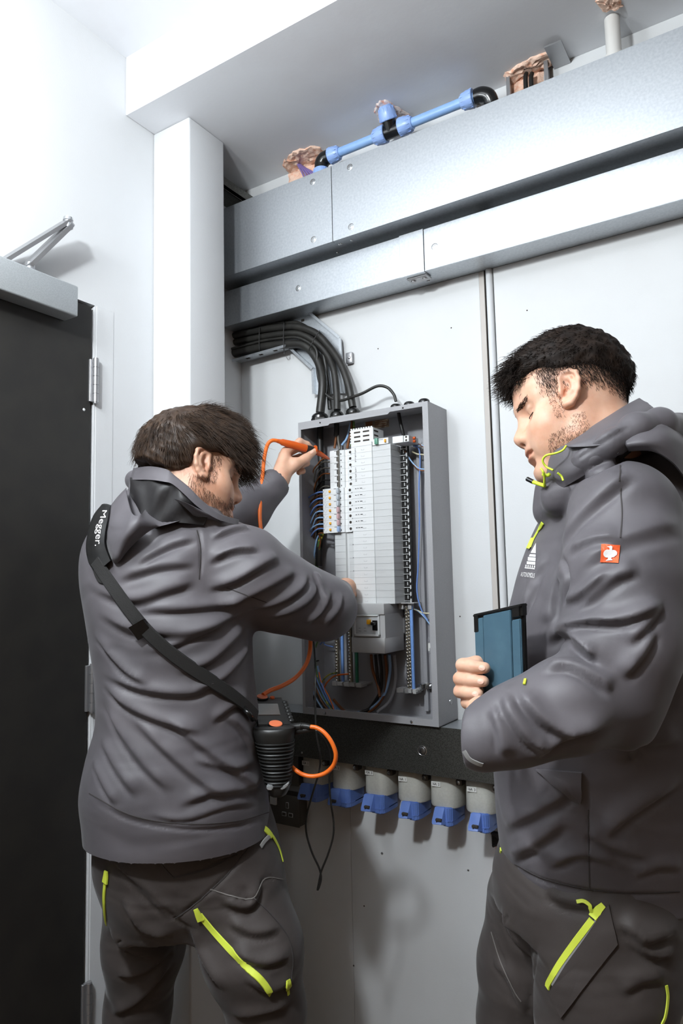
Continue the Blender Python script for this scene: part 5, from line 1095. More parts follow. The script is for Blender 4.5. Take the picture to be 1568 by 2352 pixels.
rows = [(1992, 1160, 1650, 1.27, .172), (1900, 1147, 1655, 1.27, .176), (1800, 1138, 1650, 1.27, .175), (1700, 1132, 1640, 1.27, .175), (1560, 1146, 1630, 1.27, .178), (1450, 1168, 1622, 1.27, .185), (1390, 1182, 1616, 1.27, .188), (1300, 1209, 1604, 1.27, .188), (1230, 1238, 1590, 1.27, .180), (1170, 1268, 1572, 1.27, .160), (1110, 1300, 1550, 1.275, .120), (1065, 1330, 1520, 1.28, .090)]
cs, aa, bb = [], [], []
for py, l, r, d, b in rows: cs.append(atd((l+r)/2, py, d)); aa.append((r-l)/2*d/F); bb.append(b)
S_.loft(cs, RH, FH, aa, bb, .02, e=2.2)
S_.chain(D3([(1432, 1185, 1.105), (1430, 1330, 1.06), (1432, 1480, 1.035), (1405, 1592, 1.03)]), [.086, .080, .074, .068], .05)
S_.chain(D3([(1405, 1592, 1.03), (1300, 1622, 1.00), (1190, 1662, .995), (1106, 1692, 1.002)]), [.068, .062, .052, .0480], .03)
S_.ell(atd(950, 1690, 1.0), (.0655, .14, .20), None, .004, 's')
S_.cap(atd(1092, 1676, 1.012), atd(1030, 1640, 1.05), .034, .034, .006, 's')
S_.chain(D3([(1392, 1215, 1.44), (1300, 1540, 1.42), (1200, 1630, 1.29)]), [.078, .064, .044], .04)
ringB = D3([(1250, 1092, 1.275), (1272, 1056, 1.205), (1330, 1010, 1.165), (1405, 968, 1.165), (1462, 944, 1.21), (1472, 940, 1.31), (1400, 962, 1.385), (1300, 1030, 1.36)])
for dz, r in ((-.006, .009), (-.020, .012), (-.038, .016), (-.060, .020)):
    for i in range(8): S_.cap(ringB[i]+UPW*(dz-.008)+(np.array(RH)*.006 if i == 0 else 0), ringB[(i+1) % 8]+UPW*(dz-.008), r, r, .02)
S_.chain(D3([(1290, 1092, 1.175), (1340, 1058, 1.130), (1400, 1020, 1.108), (1460, 985, 1.110), (1512, 975, 1.135), (1556, 992, 1.20), (1556, 1000, 1.33)]), [.010, .015, .020, .024, .026, .030, .032], .014)
S_.chain(D3([(1300, 1045, 1.165), (1380, 992, 1.135), (1440, 956, 1.15), (1476, 936, 1.18), (1520, 980, 1.18)]), [.006, .008, .010, .009, .014], .010)
S_.ell(atd(1530, 1085, 1.25), (.105, .135, .085), None, .03)
S_.chain([HB(-.026, 0, -.055), neckB+UPW*.03], [.066, .072], .010, 's')
S_.ell(HB(.082, 0, -.085), (.026, .034, .036), HB.A, .01, 's')
S_.cap(HB(.03, .0, -.085), HB(.07, 0, -.09), .056, .036, .01, 's')
xs = grid(-.62, -.02, .0040); ys = grid(.74, 1.56, .0044); zs = grid(.78, 1.76, .0042)
P, Q = S_.mesh(xs, ys, zs); P = relax(P, Q, 3, .5); tree = bvh(P, Q); N = normals(P, Q)
foldsB = [
 ([(1285, 1258), (1330, 1190), (1400, 1120), (1450, 1085)], .016, .007), ([(1300, 1330), (1400, 1250), (1500, 1210), (1568, 1200)], .020, .006), ([(1285, 1270), (1300, 1330), (1290, 1400)], .009, -.010), ([(1300, 1265), (1360, 1240), (1430, 1235)], .012, .006), ([(1320, 1400), (1400, 1330), (1470, 1300)], .013, .007), ([(1290, 1380), (1340, 1360), (1400, 1300)], .010, .006),
 ([(1282, 1440), (1350, 1425), (1440, 1418), (1530, 1370)], .011, .010), ([(1300, 1455), (1350, 1500), (1372, 1505)], .010, .009), ([(1250, 1480), (1290, 1450), (1330, 1460), (1400, 1540)], .013, .010), ([(1240, 1540), (1300, 1530), (1370, 1560), (1410, 1590)], .012, .009), ([(1195, 1575), (1215, 1620), (1270, 1665), (1340, 1675), (1420, 1640)], .013, .011), ([(1160, 1590), (1175, 1640), (1220, 1700), (1260, 1715)], .012, .009), ([(1130, 1620), (1150, 1680), (1160, 1740)], .011, .006), ([(1230, 1740), (1280, 1700), (1340, 1690)], .010, .007), ([(1430, 1480), (1480, 1430), (1520, 1380)], .012, .008), ([(1420, 1560), (1470, 1500), (1500, 1440)], .012, .008), ([(1290, 1300), (1268, 1380), (1262, 1440)], .014, .006), ([(1205, 1400), (1225, 1330), (1260, 1270)], .014, .005), ([(1192, 1440), (1215, 1380), (1240, 1320)], .010, .005),
 ([(1240, 1770), (1300, 1810), (1335, 1845)], .007, .004), ([(1150, 1900), (1230, 1860), (1330, 1800)], .016, .007), ([(1160, 1960), (1230, 1930), (1300, 1880)], .014, .006), ([(1380, 1920), (1450, 1860), (1568, 1780)], .016, .010), ([(1340, 1900), (1400, 1940), (1500, 1970)], .014, .006), ([(1250, 1990), (1330, 1960), (1420, 1985)], .012, .006), ([(1450, 2010), (1510, 1985), (1568, 1990)], .012, .006), ([(1170, 1980), (1210, 1955), (1240, 1950)], .010, .005), ([(1400, 1740), (1480, 1700), (1568, 1690)], .02, .006),
 ([(1180, 1990), (1250, 2025), (1350, 2048), (1450, 2056), (1568, 2050)], .005, -.004), ([(1348, 1780), (1350, 1900), (1352, 2040)], .003, -.002), ([(1262, 1112), (1330, 1100), (1420, 1060), (1500, 1030), (1568, 1015)], .009, -.010), ([(1300, 1065), (1380, 1010), (1450, 970)], .006, .003), ([(1420, 1035), (1425, 1070), (1423, 1100)], .003, -.002)]
P = fold(P, N, tree, [(a, b*.80, c*1.15) for a, b, c in foldsB]); P = P+normals(P, Q)*(ripple(P, 5)*.012)[:, None]; treeB = bvh(P, Q)
jackB = obj('jacket', to_mesh(P, Q, 'jacket'), 'jack', manB)
fB_ = [([(1150, 2080), (1180, 2150), (1230, 2200)], .013, .006), ([(1130, 2200), (1170, 2250), (1210, 2340)], .012, .006), ([(1420, 2110), (1480, 2150), (1560, 2130)], .014, .009), ([(1440, 2150), (1500, 2190), (1550, 2180)], .013, .008), ([(1420, 2280), (1470, 2250), (1530, 2240)], .013, .006), ([(1235, 2150), (1225, 2250), (1205, 2352)], .004, -.004), ([(1250, 2040), (1300, 2070), (1380, 2080)], .012, .006), ([(1128, 2120), (1160, 2200), (1200, 2300)], .004, .002)]
troB, ttB = trousers([(2130, 1140, 1560, 1.27, .15), (2060, 1138, 1590, 1.27, .158), (1985, 1158, 1620, 1.27, .155), (1930, 1165, 1620, 1.27, .15)],
    [(list(D3([(1400, 2080, 1.20), (1392, 2220, 1.19), (1382, 2352, 1.19)]))+[np.array([kN[0], kN[1], .10])], [.122, .113, .104, .072]), (list(D3([(1252, 2080, 1.36), (1216, 2220, 1.38), (1202, 2352, 1.39)]))+[np.array([kF[0], kF[1], .10])], [.112, .095, .086, .066])], .1, 'trousers', fB_, manB, ((-.60, -.06), (.92, 1.54), (.06, .93)))
for f_ in (fN, fF):
    bm = B(); lathe(bm, f_+np.array([0, 0, .05]), (0, 0, -1), [(0, .046), (.08, .052), (.125, .054), (.138, .052)], 18); o_ = f_*np.array([1, 1, 0])
    tube(bm, [o_+UPW*.045, o_-RH*.10+UPW*.047, o_-RH*.18+UPW*.036], [.046, .046, .036], 14, sub=5); obj('boot', bm, 'boot', manB, 1.2)
# ================================================================== hair, beards, brows
def hair_mesh(H, P, Q, L, mask, n, length, r, flow, parent, m, name, seed=0, lift=.3, curl=.1, droop=0., seg=6, cap=None, off=0., jit=.2, ban=None, dens=None):
    X, nn, q = sample(P, Q, mask, n, seed); X = X+nn*off; Lx = H.loc(X); f = flow(Lx)@H.A; f = f-nn*(f*nn).sum(1)[:, None]*.85; f /= np.linalg.norm(f, axis=1)[:, None]+1e-9
    d = f*(1-lift)+nn*lift; ln = length(Lx, np.random.default_rng(seed+5)) if callable(length) else length
    fl = (lambda p: (lambda v: v/(np.linalg.norm(v, axis=1)[:, None]+1e-9))(flow(H.loc(p))@H.A))
    if dens is not None: kp = np.random.default_rng(seed+9).random(len(X)) < dens(Lx); X, d = X[kp], d[kp]; ln = ln[kp] if np.ndim(ln) else ln
    hm = strands(X, d, ln, r, seg, curl, droop, seed=seed, flow=fl, jit=jit, ban=(None if ban is None else (lambda p: ban(H.loc(p)))))
    if cap is not None: hm = join(cap, hm)
    return obj(name, to_mesh(hm[0], hm[1], name), m, parent)
def cap_mesh(H, fn, seed, lo=-.14, hi=.16, h=.0036):
    """solid hair mass in head coordinates: fn(x, y, z) < 0 inside"""
    g = grid(lo, hi, h); S_ = SDF(); S_.add(lambda X, Y, Z: fn(X, Y, Z), (lo, lo, lo), (hi, hi, hi), .004); P, Q = S_.mesh(g, g, g); P = relax(P, Q, 2, .5)
    N = normals(P, Q); r = np.random.default_rng(seed); D = np.zeros(len(P))
    for i in range(18):
        d = r.normal(size=3); d[0] *= .35; d /= np.linalg.norm(d); D += np.sin(P@d*r.uniform(140, 420)+r.uniform(0, 6.28)+2*np.sin(P[:, 0]*40+i))
    P = P+N*(D*.00040)[:, None]; return P@H.A+H.O, Q
def ellf(X, Y, Z, c, r):
    q = [(X-c[0])/r[0], (Y-c[1])/r[1], (Z-c[2])/r[2]]; k0 = np.sqrt(q[0]**2+q[1]**2+q[2]**2); k1 = np.sqrt((q[0]/r[0])**2+(q[1]/r[1])**2+(q[2]/r[2])**2)+1e-9; return k0*(k0-1)/k1
def sm(a, b, k): h = np.maximum(k-np.abs(a-b), 0)/k; return np.minimum(a, b)-h*h*k*.25
# bearded man: brown, medium length, swept forward with a fringe
def capA(X, Y, Z):
    d = ellf(X, Y, Z, (-.006, 0, .050), (.112, .090, .097)); d = sm(d, ellf(X, Y, Z, (-.060, 0, .000), (.050, .066, .075)), .03); d = sm(d, ellf(X, Y, Z, (.062, 0, .088), (.050, .066, .040)), .03)
    d = sm(d, ellf(X, Y, Z, (.092, -.004, .050), (.022, .052, .036)), .02); d = sm(d, ellf(X, Y, Z, (.030, 0, .132), (.050, .05, .022)), .03)
    face = np.maximum(np.maximum(.010-X+.55*np.maximum(.062-Z, 0)*0, Z-.040-.12*np.maximum(X-.05, 0)), -1)             # cleared: in front of the ears, below the fringe
    face = -np.minimum(np.minimum(X-.022, .036-Z+.10*(X-.03)), 9); d = np.maximum(d, -face*1.)
    earz = -np.minimum(np.minimum(X+.006, .032-Z), np.abs(Y)-.050); d = np.maximum(d, -earz)
    nape = -Z-.020-.30*np.minimum(X+.05, 0)+.4*np.maximum(X+.03, 0); return np.maximum(d, np.maximum(nape, -.018-Z-.9*np.minimum(0, 0*X) if False else nape))
cap = cap_mesh(HA, capA, 3)
def flowA(L):
    t = L-np.array([-.062, -.01, .120]); v = t+np.array([.035, 0, 0]); v[:, 2] -= .05*soft(L[:, 0], .02, .09)+.03; v[:, 2] -= soft(-L[:, 0], .02, .08)*.08
    q = L*np.array([70., 95., 80.]); sw = .030*np.stack([np.sin(q[:, 1]+q[:, 2]*.7), np.sin(q[:, 0]*.9+1.3*np.sin(q[:, 2])), np.sin(q[:, 0]*1.2+q[:, 1])*.8], 1); v = v+sw*soft(L[:, 2], .0, .08)[:, None]; return v/(np.linalg.norm(v, axis=1)[:, None]+1e-9)
cP = HA.loc(cap[0]); cmask = (cP[:, 2] > -.06)
banA = lambda L: ((L[:, 0] > -.004) & (L[:, 0] < .046) & (L[:, 2] < .030) & (np.abs(L[:, 1]) > .045)) | ((L[:, 0] > .020) & (L[:, 0] < .080) & (L[:, 2] < .026)) | ((L[:, 2] < .012) & (L[:, 0] > .02)) | (L[:, 2] < -.030-.3*np.minimum(L[:, 0]+.05, 0)) | ((L[:, 2] < -.014) & (L[:, 0] > -.022))
hA = hair_mesh(HA, cap[0], cap[1], cP, cmask, 6500, .046, .00060, flowA, manA, 'hairb', 'hair', 21, .22, .20, .02, 7, cap, -.002, .22, banA)
hair_mesh(HA, cap[0], cap[1], cP, cmask & (cP[:, 2] > .03), 700, .056, .00042, flowA, manA, 'hairb', 'loose_hair', 25, .34, .30, .0, 8, None, -.001, .35, banA)
hm_mask = (np.abs(LA).max(1) < .15)
def beard_mask(L, lo=-.004, hi=.012, top=-.020):
    jaw_ = (L[:, 2] < top) & (L[:, 0] > lo) & (L[:, 2] > -.125) & (np.abs(L).max(1) < .15)
    lips = (L[:, 0] > .088) & (np.abs(L[:, 2]+.0565) < .011) & (np.abs(L[:, 1]) < .024); cheek = (L[:, 0] > .030) & (L[:, 2] > -.040-.25*(L[:, 0]-.03)) & ~((L[:, 0] > .088) & (L[:, 2] < -.038))
    return jaw_ & ~lips & ~cheek
sb = (LA[:, 0] > .030) & (LA[:, 0] < .054) & (LA[:, 2] < .036) & (LA[:, 2] > -.03) & (np.abs(LA[:, 1]) > .045) & (np.abs(LA).max(1) < .15)
down = lambda L: np.tile([.25, 0, -1.], (len(L), 1))
hair_mesh(HA, PA, QA, LA, beard_mask(LA) | sb, 4200, .0085, .00026, down, manA, 'beard', 'beard', 31, .35, .25, 0, 3, jit=.35)
def brows(H, P, Q, L, parent, m, seed, tall=.0036):
    mk = (np.abs(L[:, 2]-.0285-.10*(np.abs(L[:, 1])-.03)) < tall) & (np.abs(L[:, 1]) > .011) & (np.abs(L[:, 1]) < .049) & (L[:, 0] > .050) & (L[:, 0] < .12)
    fl = lambda L: np.stack([-.45*np.ones(len(L)), np.sign(L[:, 1])*1., .25*np.ones(len(L))], 1); return hair_mesh(H, P, Q, L, mk, 330, .0078, .00028, fl, parent, m, 'eyebrows', seed, .16, .1, 0, 3, jit=.15)
brows(HA, PA, QA, LA, manA, 'hairb', 41); 
def lashes(H, parent, m):
    bm = B()
    for y in (1, -1): tube(bm, [H(.0845, .019*y, .0045), H(.0862, .027*y, .0020), H(.0855, .034*y, .0018), H(.0800, .0435*y, .0045)], .0008, 5, sub=4); g = bm
    return obj('eyelashes', bm, m, parent, 1.2)
lashes(HA, manA, 'hairb')
# dark-haired man: short black crop with a fade and a curly fringe
def capB(X, Y, Z):
    d = ellf(X, Y, Z, (-.004, 0, .058), (.108, .086, .104)); d = sm(d, ellf(X, Y, Z, (.066, 0, .092), (.040, .056, .030)), .03); d = sm(d, ellf(X, Y, Z, (.096, 0, .078), (.014, .040, .018)), .015)
    line = .056+.50*np.minimum(X+.015, 0)+.30*np.maximum(X-.02, 0); return np.maximum(d+.011*np.clip(1-(Z-line)/.034, 0, 1)**2, (line-Z)*.8)
cap = cap_mesh(HB, capB, 8)
def flowB(L):
    t = L-np.array([-.055, 0, .128]); v = t+np.array([.05, 0, .0]); v[:, 2] -= .02; return v/(np.linalg.norm(v, axis=1)[:, None]+1e-9)
cP = HB.loc(cap[0]); eB = np.abs(cP[:, 2]-(.056+.50*np.minimum(cP[:, 0]+.015, 0)+.30*np.maximum(cP[:, 0]-.02, 0))) < .012
hair_mesh(HB, cap[0], cap[1], cP, eB, 2600, .013, .00034, lambda L: np.tile([-.15, 0, -1.], (len(L), 1)), manB, 'hairk', 'hair_edge', 27, .25, .15, 0, 3, None, -.001, .3)
hB = hair_mesh(HB, cap[0], cap[1], cP, cP[:, 2] > -.2, 4200, lambda L, g: .016+.020*soft(L[:, 0], .03, .09), .00060, flowB, manB, 'hairk', 'hair', 22, .22, .34, 0, 6, cap, -.002, .25)
fr = (cP[:, 0] > .072) & (cP[:, 2] < .120)
hair_mesh(HB, cap[0], cap[1], cP, fr, 420, .040, .00070, lambda L: np.tile([.55, .1, -.85], (len(L), 1)), manB, 'hairk', 'fringe', 23, .4, .62, .0, 9, None, -.002, .35)
zz = LB[:, 2]; xx = LB[:, 0]; fade = (zz > .012-.42*np.clip(-xx-.005, 0, 1)+.25*np.clip(xx-.04, 0, 1)) & (zz < .085) & (xx < .066) & (np.abs(LB).max(1) < .15) & (np.abs(LB[:, 1]) + .6*np.clip(-xx, 0, 1) > .050) & ~((np.abs(xx-.018) < .027) & (np.abs(zz-.010) < .036) & (np.abs(LB[:, 1]) > .076))
hair_mesh(HB, PB, QB, LB, fade, 13000, lambda L, g: np.clip(.0025+.13*np.clip(L[:, 2]-.005+.42*np.clip(-L[:, 0], 0, 1), 0, .08), .002, .013), .00026, lambda L: np.tile([-.1, 0, -1.], (len(L), 1)), manB, 'hairk', 'faded_sides', 24, .35, .1, 0, 3, jit=.3, dens=lambda L: np.clip((.068-L[:, 0])/.022, .05, 1)*np.clip((L[:, 2]-.010+.42*np.clip(-L[:, 0]-.005, 0, 1))/.025, .08, 1))
sb = (xx > .034) & (xx < .054) & (zz < .03) & (zz > -.03) & (np.abs(LB[:, 1]) > .045) & (np.abs(LB).max(1) < .15)
hair_mesh(HB, PB, QB, LB, sb | (beard_mask(LB, .004, .02, -.028) & (xx < .075)), 4600, .0050, .00022, down, manB, 'beard', 'stubble', 32, .30, .4, 0, 3, jit=.5)
brows(HB, PB, QB, LB, manB, 'hairk', 42, .0042); lashes(HB, manB, 'hairk')

# ================================================================== zips, badges and cords on the clothes
def zip_on(tree, pts, parent, wd=.010, name='zip', m='neon', lift=.0012, pull=None):
    L, Nn = on(tree, pts, lift, 8); o = obj(name, strip(L, Nn, wd, .0018), m, parent, .6)
    if pull:
        L2, N2 = on(tree, pull, lift+.0015, 4); bm = strip(L2, N2, np.interp(np.linspace(0, 1, len(L2)), [0, .5, 1], [.009, .013, .015])*pull_scale, .0030); obj('zip_pull', bm, m, o, .6)
    return o
pull_scale = 1.0
zip_on(ttA, [(458, 2100), (500, 2150), (560, 2215), (598, 2250), (622, 2282)], troA, .0125, pull=[(450, 2086), (456, 2100), (462, 2112)])
zip_on(ttA, [(243, 2022), (240, 2060), (242, 2100), (245, 2122)], troA, .0075, pull=[(247, 1999), (246, 2012), (244, 2026)])
zip_on(ttA, [(660, 2270), (661, 2284)], troA, .006, pull=[(659, 2250), (660, 2260), (661, 2268)])
zip_on(ttA, [(617, 1912), (628, 1926), (640, 1950), (648, 1978)], troA, .007)
zip_on(ttA, [(598, 1898), (612, 1908), (622, 1920)], troA, .013, 'belt_zip'); zip_on(ttA, [(618, 1920), (606, 1932), (597, 1945)], troA, .009, 'belt_tab', 'reflect')
for pts in ([(402, 2110), (450, 2075), (520, 2010), (572, 1945)], [(398, 2016), (470, 1998), (545, 1962)], [(482, 2042), (540, 2060), (582, 2062), (608, 2018), (652, 2020)], [(582, 2062), (620, 2098), (660, 2150), (672, 2200), (668, 2250)], [(300, 1915), (302, 1960), (300, 1985)], [(345, 1925), (372, 1985), (397, 2014)], [(252, 1890), (250, 1950)]):
    L, Nn = on(ttA, pts, .0006, 6); obj('seam', strip(L, Nn, .0022, .0010), 'piping' if pts[0][0] in (482,) else 'seam', troA, .6)
zip_on(ttB, [(1360, 2112), (1320, 2165), (1285, 2215), (1262, 2255), (1258, 2268)], troB, .0105, pull=[(1386, 2078), (1372, 2092), (1362, 2108)])
L, Nn = on(ttB, [(1372, 2112), (1332, 2168), (1296, 2220), (1270, 2264)], .0010, 8); obj('reflective_piping', strip(L, Nn, .0065, .0012), 'reflect', troB, .6)
zip_on(ttB, [(1326, 2072), (1340, 2070), (1352, 2078), (1358, 2090)], troB, .006, 'pull_cord', lift=.004)
obj('pocket_flap', patch(ttB, [(1398, 2076), (1410, 2130), (1418, 2166), (1370, 2230), (1290, 2338), (1262, 2280), (1300, 2215), (1345, 2150), (1384, 2092)], .0010, .0035), 'trou', troB, .7)
zip_on(ttB, [(1528, 2262), (1531, 2290), (1526, 2330), (1518, 2350)], troB, .005, 'side_piping')
L, Nn = on(ttB, [(1128, 2140), (1150, 2210), (1180, 2275), (1196, 2300)], .0006, 6); obj('seam', strip(L, Nn, .002, .0008), 'piping', troB, .6)
zip_on(treeB, [(1152, 1950), (1150, 1970), (1146, 1998)], jackB, .007, 'hem_zip', pull=None)
# chest zip, emblem, print, sleeve badge
zip_on(treeB, [(1247, 1200), (1236, 1222), (1226, 1240), (1219, 1258)], jackB, .0065, 'chest_zip', pull=[(1226, 1238), (1221, 1250), (1216, 1262)])
def decal(tree, quad, fn, n, m, parent, name, lift=.0010):
    """thin print following the cloth; quad: photo-plan corners (tl, tr, br, bl); fn yields polygons in 0..1"""
    q = np.array(quad, float); bm = B()
    for poly in fn:
        pts = []
        for u, v in poly:
            x = q[0]*(1-u)*(1-v)+q[1]*u*(1-v)+q[2]*u*v+q[3]*(1-u)*v; h = hit(tree, x[0], x[1], lift)
            if h is None: break
            pts.append(h[0])
        if len(pts) == len(poly) and len(pts) > 2:
            f = bm.faces.new([bm.verts.new(Vector(p)) for p in pts])
    r = bmesh.ops.extrude_face_region(bm, geom=list(bm.faces)); bmesh.ops.translate(bm, vec=Vector(-FWD*.0006), verts=[v for v in r['geom'] if isinstance(v, bmesh.types.BMVert)])
    return obj(name, bm, m, parent)
def cells(x0, y0, x1, y1, nx=4, ny=4):
    return [[(x0+(x1-x0)*i/nx, y0+(y1-y0)*j/ny), (x0+(x1-x0)*(i+1)/nx, y0+(y1-y0)*j/ny), (x0+(x1-x0)*(i+1)/nx, y0+(y1-y0)*(j+1)/ny), (x0+(x1-x0)*i/nx, y0+(y1-y0)*(j+1)/ny)] for i in range(nx) for j in range(ny)]
bq = [(1381, 1250), (1423, 1252), (1420, 1294), (1378, 1292)]
bd = decal(treeB, bq, cells(0, 0, 1, 1, 6, 6), 1, 'badge', jackB, 'sleeve_badge', .0012)
disc = lambda cx, cy, r, n=16: [[(cx, cy), (cx+r*math.cos(6.2832*i/n), cy+r*math.sin(6.2832*i/n)), (cx+r*math.cos(6.2832*(i+1)/n), cy+r*math.sin(6.2832*(i+1)/n))] for i in range(n)]
decal(treeB, bq, disc(.34, .50, .215)+disc(.66, .50, .215)+cells(.44, .12, .58, .90, 2, 8)+disc(.50, .16, .075)+[[(.30, .90), (.70, .90), (.62, .82), (.38, .82)], [(.42, .60), (.58, .60), (.60, .80), (.40, .80)], [(.44, .12), (.30, .17), (.44, .20)]], 1, 'badgew', bd, 'badge_emblem', .0026)
pq = [(1201, 1244), (1234, 1246), (1228, 1330), (1196, 1326)]
tri = [[(.12+.10*j+(.0), .02+.42*0)] for j in range(0)]
decal(treeB, pq, [[(.92, .02), (.96, .30), (.60, .30)], [(.56, .335), (.96, .335), (.97, .40), (.50, .40)]]+cells(.44, .42, .98, .52, 5, 2)+cells(.38, .54, .98, .62, 5, 2)+[c for i, c in enumerate(cells(.30, .64, .98, .70, 9, 1)) if i % 2 == 0]+cells(.26, .71, .96, .74, 5, 1), 1, 'badgew', jackB, 'chest_print')
def word(tree, s, size, quad, m, parent, name, lift=.0012):
    me = text_mesh(s, 1., Matrix.Identity(4), 0.); co = np.zeros(len(me.vertices)*3); me.vertices.foreach_get('co', co); co = co.reshape(-1, 3); q = np.array(quad, float)
    lo, hi = co.min(0), co.max(0); u = (co[:, 0]-lo[0])/(hi[0]-lo[0]); v = 1-(co[:, 1]-lo[1])/(hi[1]-lo[1]); out = []
    for a, b in zip(u, v):
        x = q[0]*(1-a)*(1-b)+q[1]*a*(1-b)+q[2]*a*b+q[3]*(1-a)*b; h = hit(tree, x[0], x[1], lift); out.append(h[0] if h is not None else atd(x[0], x[1], 1.3))
    me.vertices.foreach_set('co', np.array(out, np.float32).ravel()); me.update(); return obj(name, me, m, parent)
word(treeB, 'AUTONOMOUS', 1, [(1198, 1314), (1229, 1317), (1227, 1328), (1196, 1324)], 'badgew', jackB, 'chest_lettering')
# collar cords and zip of the right man
def cord(pts, r, m, parent, name):
    bm = B(); tube(bm, [atd(*p) for p in pts], r, 8, sub=7); return obj(name, bm, m, parent, 1.2)
cord([(1300, 1024, 1.132), (1292, 1034, 1.130), (1276, 1041, 1.135), (1254, 1046, 1.145), (1246, 1058, 1.150), (1254, 1072, 1.150), (1270, 1080, 1.140)], .0018, 'neonb', jackB, 'draw_cord')
cord([(1280, 1086, 1.135), (1289, 1094, 1.135), (1293, 1104, 1.132)], .0018, 'neonb', jackB, 'draw_cord')
zp = cord([(1242, 1076, 1.17), (1247, 1084, 1.165), (1250, 1096, 1.17), (1249, 1116, 1.18)], .0020, 'neonb', jackB, 'zip_pull')
cord([(1251, 1116, 1.18), (1238, 1112, 1.19), (1224, 1107, 1.20)], .0034, 'neonb', jackB, 'pull_tab'); cord([(1224, 1107, 1.20), (1210, 1100, 1.21)], .0040, 'gloss', jackB, 'pull_tab')
cord([(1247, 1090, 1.18), (1258, 1092, 1.168), (1262, 1088, 1.165)], .0030, 'neonb', jackB, 'zip_slider')
# pocket flap corner and cuff detail
obj('pocket_flap', patch(treeB, [(1232, 1765), (1336, 1772), (1333, 1846)], .0015, .0050), 'jack', jackB, .7)
zip_on(treeB, [(1207, 1562), (1204, 1574)], jackB, .004, 'cuff_tag', 'neonb')
L, Nn = on(treeB, [(1066, 1724), (1078, 1742), (1096, 1752), (1108, 1756)], .0008, 5); obj('cuff_lining', strip(L, Nn, .008, .0010), 'reflect', jackB, .6)

def panel(name, rows, m, parent, th=.005, sub=5, wave=0., seed=0):
    """cloth panel through rows of plan points with distances"""
    G = np.array([[atd(*q) for q in r] for r in rows]); G = np.array([crom(r, sub) for r in G]); G = np.stack([crom(G[:, j], sub) for j in range(G.shape[1])], 1)
    if wave: g = np.random.default_rng(seed); G = G-FWD*wave*np.sin(np.arange(G.shape[1])*1.1+seed)[None, :, None]*np.sin(np.linspace(0, 5, G.shape[0])+seed)[:, None, None]
    bm = B(); T = [[bm.verts.new(Vector(p)) for p in r] for r in G]; U = [[bm.verts.new(Vector(p+FWD*th)) for p in r] for r in G]; a, b = len(T), len(T[0])
    for i in range(a-1):
        for j in range(b-1): bm.faces.new((T[i][j], T[i+1][j], T[i+1][j+1], T[i][j+1])); bm.faces.new((U[i][j], U[i][j+1], U[i+1][j+1], U[i+1][j]))
    for i in range(a-1): bm.faces.new((T[i][0], U[i][0], U[i+1][0], T[i+1][0])); bm.faces.new((T[i][-1], T[i+1][-1], U[i+1][-1], U[i][-1]))
    for j in range(b-1): bm.faces.new((T[0][j], T[0][j+1], U[0][j+1], U[0][j])); bm.faces.new((T[-1][j], U[-1][j], U[-1][j+1], T[-1][j+1]))
    return obj(name, bm, m, parent, 1.0)
panel('collar', [[(306, 1075, 1.48), (345, 1071, 1.425), (382, 1078, 1.395), (400, 1092, 1.388), (432, 1118, 1.385), (464, 1150, 1.388), (505, 1180, 1.405), (548, 1194, 1.45)], [(298, 1102, 1.47), (342, 1102, 1.40), (374, 1106, 1.375), (396, 1112, 1.372), (424, 1136, 1.372), (454, 1164, 1.376), (498, 1192, 1.395), (546, 1206, 1.445)]], 'jack', jackA, .006)
panel('collar_lining', [[(300, 1097, 1.475), (345, 1098, 1.41), (395, 1108, 1.382), (438, 1143, 1.380), (490, 1182, 1.40)], [(297, 1113, 1.455), (335, 1130, 1.398), (385, 1130, 1.378), (430, 1157, 1.376), (480, 1187, 1.398)], [(298, 1136, 1.440), (326, 1184, 1.394), (352, 1208, 1.385), (402, 1200, 1.382), (466, 1206, 1.390)]], 'jackin', jackA, .004, 5, .006, 2)
panel('hood', [[(1298, 1020, 1.165), (1345, 988, 1.15), (1395, 957, 1.15), (1440, 929, 1.165), (1468, 914, 1.19)], [(1302, 1023, 1.135), (1360, 1004, 1.112), (1420, 976, 1.100), (1470, 950, 1.112), (1499, 935, 1.14)], [(1306, 1027, 1.13), (1365, 1024, 1.10), (1425, 1012, 1.088), (1488, 988, 1.095), (1529, 966, 1.13)]], 'jack', jackB, .006)
panel('hood', [[(1436, 1008, 1.09), (1480, 990, 1.085), (1529, 972, 1.11), (1575, 990, 1.17), (1610, 1010, 1.25)], [(1440, 1022, 1.082), (1490, 1014, 1.068), (1540, 1010, 1.078), (1582, 1040, 1.12), (1616, 1070, 1.2)], [(1447, 1036, 1.092), (1500, 1036, 1.075), (1545, 1062, 1.078), (1574, 1098, 1.10), (1610, 1140, 1.16)]], 'jack', jackB, .006)
panel('collar', [[(1233, 1080, 1.275), (1236, 1067, 1.225), (1262, 1046, 1.180), (1300, 1021, 1.148), (1360, 1018, 1.115), (1432, 1008, 1.100)], [(1238, 1104, 1.265), (1243, 1097, 1.210), (1276, 1092, 1.165), (1312, 1076, 1.130), (1372, 1046, 1.102), (1437, 1022, 1.094)], [(1262, 1134, 1.250), (1270, 1130, 1.205), (1290, 1122, 1.165), (1327, 1100, 1.132), (1387, 1064, 1.107), (1447, 1032, 1.102)]], 'jack', jackB, .006)
